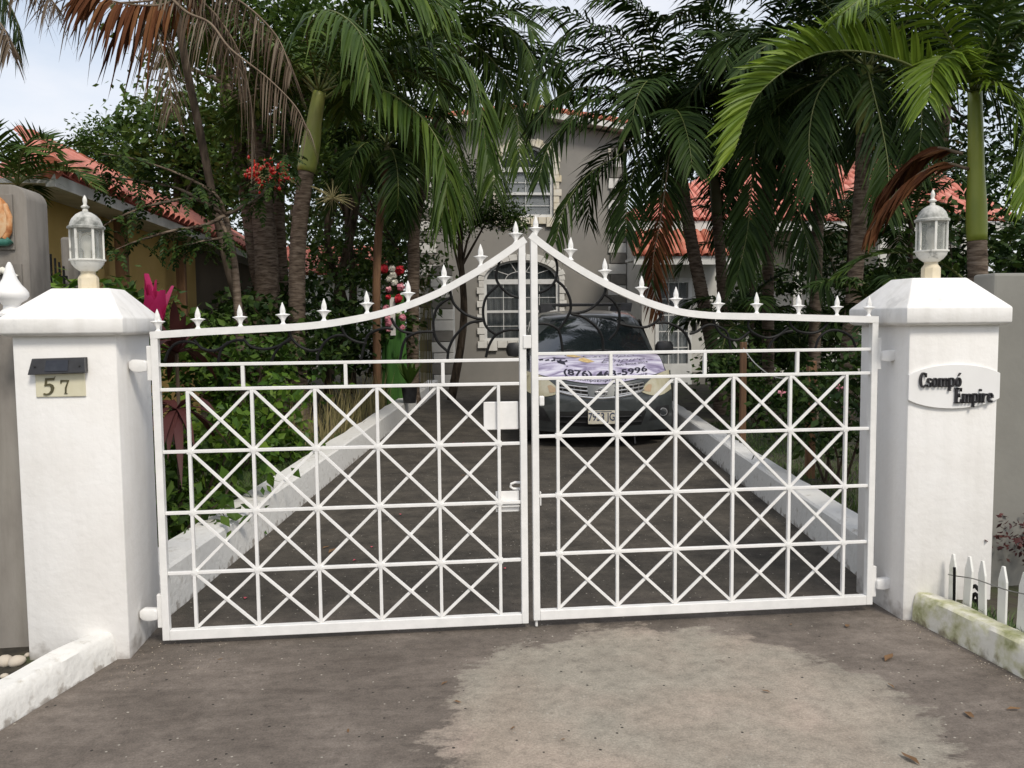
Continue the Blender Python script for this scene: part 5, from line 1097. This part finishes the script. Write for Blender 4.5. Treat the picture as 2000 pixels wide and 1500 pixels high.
for i, (lb, bpx, Y, crs, lm, sz) in enumerate(tree_specs):
    b = at(*bpx, Y); base = V(b.x, Y, .05); c0 = at(*crs[0][0], Y)
    broad_tree(lb, base, [base, base.lerp(c0, .4)+V(.15, 0, 0), base.lerp(c0, .75), c0], [.16, .17, .24, .11, .09, .3, .3, .25, .25][i], [(at(*c, Y), rad, n, k) for c, rad, n, k in crs], lm, sz, 300+i, 'trunk' if i == 2 else 'trunkdark', elong=2.4 if i == 4 else 1.7)
# extra bare trunks of the forked tree and the slim ones
for i, (pp, Y, r, lb) in enumerate([([(545, 760), (530, 640), (505, 520), (490, 420), (470, 300), (440, 160), (420, 20)], 9.3, .17, 'thick pale-barked trunk behind the stout palm'), ([(560, 760), (556, 620), (548, 500), (545, 380), (560, 260), (570, 100)], 9.8, .12, 'upright brown trunk beside the thick pale one'),
    ([(640, 760), (655, 600), (690, 430), (705, 300), (700, 150)], 13, .10, 'slim dark curving trunk right of the stout palm'), ([(690, 750), (675, 600), (640, 480), (650, 330), (660, 180)], 13.4, .085, 'slim dark trunk crossing the curved one')]):
    pts = [at(x, y, Y) for x, y in pp]; pts[0].z = .05; t = thing('tree_trunk', lb, 'tree', pts[0], 'bare trunks behind the stout palm')
    MB().tube(cr_spline(pts, 26), [lerp(r, r*.6, j/26)*(1+.05*noise.noise(V(j*.7, i, 0))) for j in range(27)], 10).build('trunk', 'trunk' if i < 2 else 'trunkdark', t, normals=False, smooth='all')
    cb = MB(); leaf_cloud(cb, random.Random(400+i), pts[-1], (1.2, 1.0, .9), 1800, .14, 18); cb.build('crown', 'leafA', t, normals=False)
# fine-leaved tree reaching across in front of the yellow wall
b = at(470, 640, 4.6); base = V(b.x, 4.6, .1)
t = thing('fine_leaved_tree', 'fine-leaved tree with grey branches spread before the yellow wall', 'tree', base)
mb = MB(); cb = MB(); rr = random.Random(55); j0 = at(440, 420, 4.6)
mb.tube(cr_spline([base, at(462, 560, 4.6), j0], 10), [.05-.002*i for i in range(11)], 7)
for pp in ([(440, 420), (380, 390), (300, 400), (220, 430), (180, 460)], [(440, 420), (350, 370), (250, 350), (170, 345)], [(440, 420), (400, 440), (340, 450), (270, 470), (220, 490)], [(440, 420), (420, 380), (350, 340), (260, 310), (200, 300)], [(430, 430), (440, 460), (400, 470), (360, 480)], [(440, 420), (500, 390), (540, 340), (560, 300)]):
    pts = cr_spline([at(x, y, 4.5-.12*k) for k, (x, y) in enumerate(pp)], 26); mb.tube(pts, [.022*(1-.032*i) for i in range(27)], 6)
    for p in pts[6:]:
        for k in range(2 if rr.random() < .62 else 0):
            d = V(rr.uniform(-1, 1), rr.uniform(-.6, .6), rr.uniform(-.7, .25)).normalized(); q = cr_spline([p, p+d*.13, p+d*.24-UP*.06], 9)
            add_leaflets(cb, q, .06, .024, rr, up=.1, droop=.2, t0=.1, fwd=.4)
mb.build('trunk', 'trunk', t, normals=False, smooth='all'); cb.build('crown', 'leafB', t, normals=False)

# ------------------------------------------------------------------ shrubs and garden plants, left bed
for i, (lb, px, Y, rad, n, sz, mt, el) in enumerate([
 ('broad-leaved green shrub just behind the left gate leaf', (400, 900), 2.2, (.42, .4, .42), 900, .10, 'leafC', 1.5), ('bright green bush below the stout palm', (470, 800), 4.2, (.55, .5, .5), 1300, .10, 'leafC', 1.6),
 ('low leafy bush in the corner behind the left pillar', (350, 1000), 1.6, (.3, .3, .28), 520, .11, 'leafA', 1.9), ('dark bush under the yellow house wall', (430, 690), 4.6, (.65, .5, .38), 1700, .10, 'leafA', 1.7),
 ('dark shrub behind the pink cordyline', (235, 640), 2.6, (.55, .4, .28), 1300, .10, 'leafA', 1.7), ('shrub left of the lantern base', (115, 600), 1.9, (.3, .3, .24), 700, .11, 'leafC', 1.8), ('dense dark hedge at the back of the left bed', (560, 650), 9.5, (1.3, .6, .9), 2600, .13, 'leafB', 1.7),
 ('dark bush beside the slim brown palm', (690, 640), 10.8, (.9, .5, 1.0), 2200, .13, 'leafB', 1.7), ('small bush at the kerb bend', (560, 880), 4.6, (.28, .3, .2), 420, .08, 'leafC', 1.6), ('dark shrubbery under the brown wall', (520, 670), 6.6, (.8, .6, .55), 2200, .12, 'leafB', 1.7)]):
    c = at(*px, Y); c.z = max(c.z, rad[2]*.7+.1); shrub(lb, c, rad, n, sz, mt, 500+i, clumps=22 if n > 1000 else 12, elong=el)
c = at(302, 650, 1.5)
strap_plant('cordyline', 'vivid pink cordyline beside the left pillar cap', c, 9, .34, .13, 'cordred', 71, el=(66, 86), droop=.1, tip=.3, stem=(c.x, c.y, .1), group='cordylines')
c = at(345, 690, 2.0); strap_plant('cordyline', 'dark maroon cordyline spreading behind the gate hinge', c, 22, .52, .07, 'corddark', 72, el=(5, 70), droop=.7, stem=(c.x, c.y, .1), group='cordylines')
c = at(345, 800, 1.7); strap_plant('cordyline', 'low drooping brownish cordyline behind the gate stile', c, 20, .45, .06, 'corddark', 73, el=(-5, 50), droop=.9, stem=(c.x, c.y, .1), group='cordylines')
rr = random.Random(81); gm = MB()                       # dry reeds by the left kerb
for k in range(420):
    y = rr.uniform(5.6, 10.6); x = gx_l(y)-.35-abs(rr.gauss(0, .35)); h = rr.uniform(.15, .75); dx, dy = rr.gauss(0, .12), rr.gauss(0, .12)
    gm.add([V(x-.006, y, .1), V(x+.006, y, .1), V(x+dx*.5+.004, y+dy*.5, .1+h*.6), V(x+dx*.5-.004, y+dy*.5, .1+h*.6), V(x+dx, y+dy, .1+h)], [(0, 1, 2, 3), (3, 2, 4)])
o = tag(gm.build('dry_reeds', 'drygrass', normals=False), 'dry upright reed stems along the left kerb', 'reeds'); o['kind'] = 'stuff'
def grass(name, label, spots, n, h, mt, seed, z=.12):
    rr = random.Random(seed); gm = MB()
    for k in range(n):
        x, y = spots(rr); hh = h*rr.uniform(.4, 1.2); dx, dy = rr.gauss(0, .5)*hh, rr.gauss(0, .5)*hh
        gm.add([V(x-.004, y, z-.03), V(x+.004, y, z-.03), V(x+dx*.4+.003, y+dy*.4, z+hh*.6), V(x+dx*.4-.003, y+dy*.4, z+hh*.6), V(x+dx, y+dy, z+hh)], [(0, 1, 2, 3), (3, 2, 4)])
    o = tag(gm.build(name, mt, normals=False), label, 'grass'); o['kind'] = 'stuff'
grass('grass', 'short green ground cover along the left kerb', lambda r: (lambda y: (gx_l(y)-.28-abs(r.gauss(0, .45)), y))(r.uniform(.6, 6.5)), 5200, .09, 'grass', 1)
grass('grass', 'short dark ground cover along the right kerb', lambda r: (lambda y: (gx_r(y)+.25+abs(r.gauss(0, .8)), y))(r.uniform(.4, 7)), 5200, .08, 'grass', 2)
grass('grass', 'tufts of grass at the foot of the pickets', lambda r: (2.12+abs(r.gauss(0, .06)), r.uniform(-1.4, -.3)), 600, .05, 'grass', 3, .10)
# dry twiggy plant at the right edge
t = thing('dry_shrub', 'withered reddish shrub hanging against the taupe wall', 'shrub', (2.62, -.1, .1)); rr = random.Random(9); mb = MB(); cb = MB(); c = at(1985, 1030, -.05)
leaf_cloud(cb, rr, c+V(.1, 0, -.02), (.16, .1, .16), 420, .035, 14); mb.tube([(2.66, -.05, .05), c+V(.12, 0, -.1), c+V(.08, 0, .1)], .006, 5)
mb.build('stem', 'trunkdark', t, normals=False); cb.build('foliage', 'corddark', t, normals=False)

# right bed shrubs
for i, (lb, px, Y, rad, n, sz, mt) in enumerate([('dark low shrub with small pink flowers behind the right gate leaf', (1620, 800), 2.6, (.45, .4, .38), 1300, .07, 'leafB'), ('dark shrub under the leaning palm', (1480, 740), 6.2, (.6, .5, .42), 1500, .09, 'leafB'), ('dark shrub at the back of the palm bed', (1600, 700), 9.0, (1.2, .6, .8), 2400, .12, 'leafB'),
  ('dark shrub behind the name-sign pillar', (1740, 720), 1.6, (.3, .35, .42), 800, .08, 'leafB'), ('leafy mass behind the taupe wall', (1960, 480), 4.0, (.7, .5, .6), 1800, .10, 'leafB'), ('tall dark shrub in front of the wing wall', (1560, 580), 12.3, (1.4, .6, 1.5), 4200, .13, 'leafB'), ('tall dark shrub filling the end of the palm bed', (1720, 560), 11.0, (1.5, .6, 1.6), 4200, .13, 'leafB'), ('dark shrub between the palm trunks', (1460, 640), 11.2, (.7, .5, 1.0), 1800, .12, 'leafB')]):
    c = at(*px, Y); c.z = max(c.z, rad[2]*.7+.1); s = shrub(lb, c, rad, n, sz, mt, 540+i, clumps=20)
    if i == 0:
        for px_, py_ in ((1641, 757), (1527, 767), (1650, 790)):
            p = at(px_, py_, 2.2); mb = MB(); rr = random.Random(px_)
            for k in range(10):
                d = V(rr.gauss(0, 1), rr.gauss(0, 1), rr.gauss(0, 1)).normalized(); s2 = d.orthogonal().normalized()*.010; mb.add([p, p+d*.022+s2, p+d*.036, p+d*.022-s2], [(0, 1, 2, 3)])
            mb.build('flower', 'pinkflower', s, normals=False)
# stakes with a slack cord in the right bed
for i, (px, y0, Y, w, h) in enumerate([(1585, 705, 3.0, .075, 0), (1452, 668, 4.6, .06, 0)]):
    p = at(px, y0, Y); tag(MB().box(p.x-w/2, p.x+w/2, Y-.03, Y+.03, .05, p.z).build('wooden_stake', 'wood', bevel=.006), ['stout brown wooden stake carrying a white cord in the palm bed', 'brown wooden stake beside the base of the leaning palm'][i], 'stake', 'stakes in the palm bed')
cpts = [at(1452, 680, 4.55), at(1475, 710, 4.3), at(1510, 735, 3.9), at(1550, 738, 3.4), at(1583, 725, 2.95), at(1598, 740, 2.93), at(1620, 775, 2.6), at(1650, 795, 2.2), at(1690, 798, 1.8)]
tag(MB().tube(cr_spline(cpts, 40), .006, 6).build('cord', 'rope', smooth='all'), 'slack white cord strung between the wooden stakes', 'cord')

# flower-hung cloth and potted plant by the house
c = at(770, 700, 10.6)
t = thing('flower_stand', 'green draped stand hung with red, white and pink flowers', 'flower stand', (c.x, 10.6, .1))
MB().grid(lambda u, v: V(c.x+(.17+.05*(1-v))*math.cos(u*math.tau)*(1+.10*math.sin(u*40)), 10.6+.14*math.sin(u*math.tau)*(1+.1*math.sin(u*40)), .1+v*1.95), 60, 6).build('cloth', 'greencloth', t, smooth='all')
MB().box(c.x-.05, c.x+.04, 10.42, 10.44, 1.35, 2.0).build('white_ribbon', 'quoin', t)
rr = random.Random(66)
for px, py, r, mt in ((748, 525, .10, 'redflower'), (780, 528, .10, 'redflower'), (765, 525, .07, 'whiteflower'), (767, 538, .075, 'whiteflower'), (760, 545, .06, 'whiteflower'), (771, 552, .07, 'whiteflower'), (758, 565, .06, 'pinkflower'), (783, 560, .08, 'pinkflower'), (758, 580, .055, 'redflower'), (777, 583, .085, 'redflower'), (754, 602, .07, 'pinkflower'), (757, 622, .06, 'pinkflower'), (759, 630, .08, 'pinkflower'), (786, 620, .07, 'pinkflower'), (786, 640, .06, 'pinkflower'), (758, 645, .045, 'pinkflower'), (779, 612, .06, 'whiteflower')):
    p = at(px, py, 10.36); mb = MB()
    for k in range(46):
        d = V(rr.gauss(0, 1), rr.gauss(0, 1), rr.gauss(0, 1)).normalized(); q = d.orthogonal().normalized()*r*.45; s2 = d.cross(q); b_ = p+d*r*rr.uniform(.2, .7)
        mb.add([b_-q, b_+s2, b_+q+d*r*.3, b_-s2+d*r*.2], [(0, 1, 2, 3)])
    mb.build('flower', mt, t, normals=False)
p = at(800, 772, 9.6); t = thing('potted_plant', 'black plastic pot with a broad-leaved plant on the kerb', 'potted plant', (p.x, 9.6, .26))
MB().lathe([(.10, .26), (.13, .5), (.145, .54), (.14, .55), (.12, .53)], (p.x, 9.6, 0), 20).build('pot', 'plastic', t, smooth=True)
rr = random.Random(12)
for k in range(12):
    az = k*2.4; d = V(math.cos(az)*.5, math.sin(az)*.5, 1).normalized(); s = d.cross(UP).normalized(); a = V(p.x, 9.6, .53); L = rr.uniform(.3, .55)
    MB().add([a, a+d*L*.5+s*.06, a+d*L+V(d.x, d.y, 0)*.1, a+d*L*.5-s*.06], [(0, 1, 2), (0, 2, 3)]).build('leaf', 'leafA', t, normals=False)
# dry hanging stems before the tower
t = thing('climbing_plant', 'dry climbing stems with a few flowers beside the porch pier', 'plant', (at(830, 600, 13).x, 13, .1)); rr = random.Random(44)
for k in range(22):
    a = at(rr.uniform(815, 842), 640, 13); a.z = rr.uniform(1.2, 2.2); b = a+V(rr.uniform(-.15, .2), rr.uniform(-.1, .1), rr.uniform(.4, 1.0)); MB().tube([V(a.x, 13, .1), a, b], .006, 4).build('stem', 'drygrass', t, normals=False)

# ------------------------------------------------------------------ litter on the drive
rr = random.Random(14)
def gpt(px, py):
    d = cf+cr*((px-1000)/FPX)+cu*((750-py)/FPX); return CAM+d*(-CAM.z/d.z)
litter = [(1736, 1288, .045), (1655, 1225, .03), (1740, 1342, .022), (1893, 1400, .035), (1778, 1486, .04), (1496, 1353, .02), (868, 1337, .02), (893, 1374, .022), (680, 1430, .014), (1002, 1425, .018), (1100, 1447, .012), (650, 1078, .05), (636, 1071, .03), (430, 1290, .012), (1980, 1388, .03), (905, 930, .03), (1120, 930, .02), (770, 890, .03), (1545, 1222, .015)]
for px, py, L in litter:
    p = gpt(px, py); a = rr.uniform(0, math.tau); d = V(math.cos(a), math.sin(a), 0); s = V(-d.y, d.x, 0)*L*rr.uniform(.22, .4)
    q = [p-d*L, p-d*.3*L+s+V(0, 0, L*.28), p+d*.5*L+s*.7+V(0, 0, L*.2), p+d*L+V(0, 0, L*.25), p+d*.5*L-s*.7+V(0, 0, L*.15), p-d*.3*L-s+V(0, 0, L*.22), p+V(0, 0, .004)]
    tag(MB().add([v+V(0, 0, .005) for v in q], [(0, 1, 6), (1, 2, 6), (2, 3, 6), (3, 4, 6), (4, 5, 6), (5, 0, 6)]).build('dead_leaf', 'dryleaf', normals=False), 'small curled brown dead leaf lying on the concrete drive', 'leaf', 'dead leaves on the drive')
for px, py in ((727, 1070), (693, 1096), (985, 1112), (905, 866), (783, 1006), (860, 960), (480, 1170)):
    p = gpt(px, py); a = rr.uniform(0, 6); d = V(math.cos(a), math.sin(a), 0)*.014; s = V(-d.y, d.x, 0)
    tag(MB().add([p-d+V(0, 0, .006), p+s+V(0, 0, .012), p+d+V(0, 0, .007), p-s+V(0, 0, .014)], [(0, 1, 2, 3)]).build('fallen_petal', 'petal', normals=False), 'tiny fallen pink petal on the drive behind the gate', 'petal', 'petals on the drive')
gm = MB(); rr = random.Random(19)                        # paint flakes and grit along the kerb feet
for k in range(240):
    if k % 2: u = rr.random(); x, y = lerp(1.95, 2.03, u)-abs(rr.gauss(0, .05)), lerp(-.1, -1.1, u)
    else: x, y = rr.uniform(-1.95, -1.5), rr.gauss(-.2, .18)
    r = rr.uniform(.0012, .0035); gm.add([V(x-r, y, .001), V(x, y+r, .001), V(x+r, y, .002), V(x, y-r, .001), V(x, y, .001+r)], [(0, 1, 4), (1, 2, 4), (2, 3, 4), (3, 0, 4)])
o = tag(gm.build('grit', 'pebble', normals=False), 'pale paint flakes and grit scattered along the kerb feet', 'grit'); o['kind'] = 'stuff'
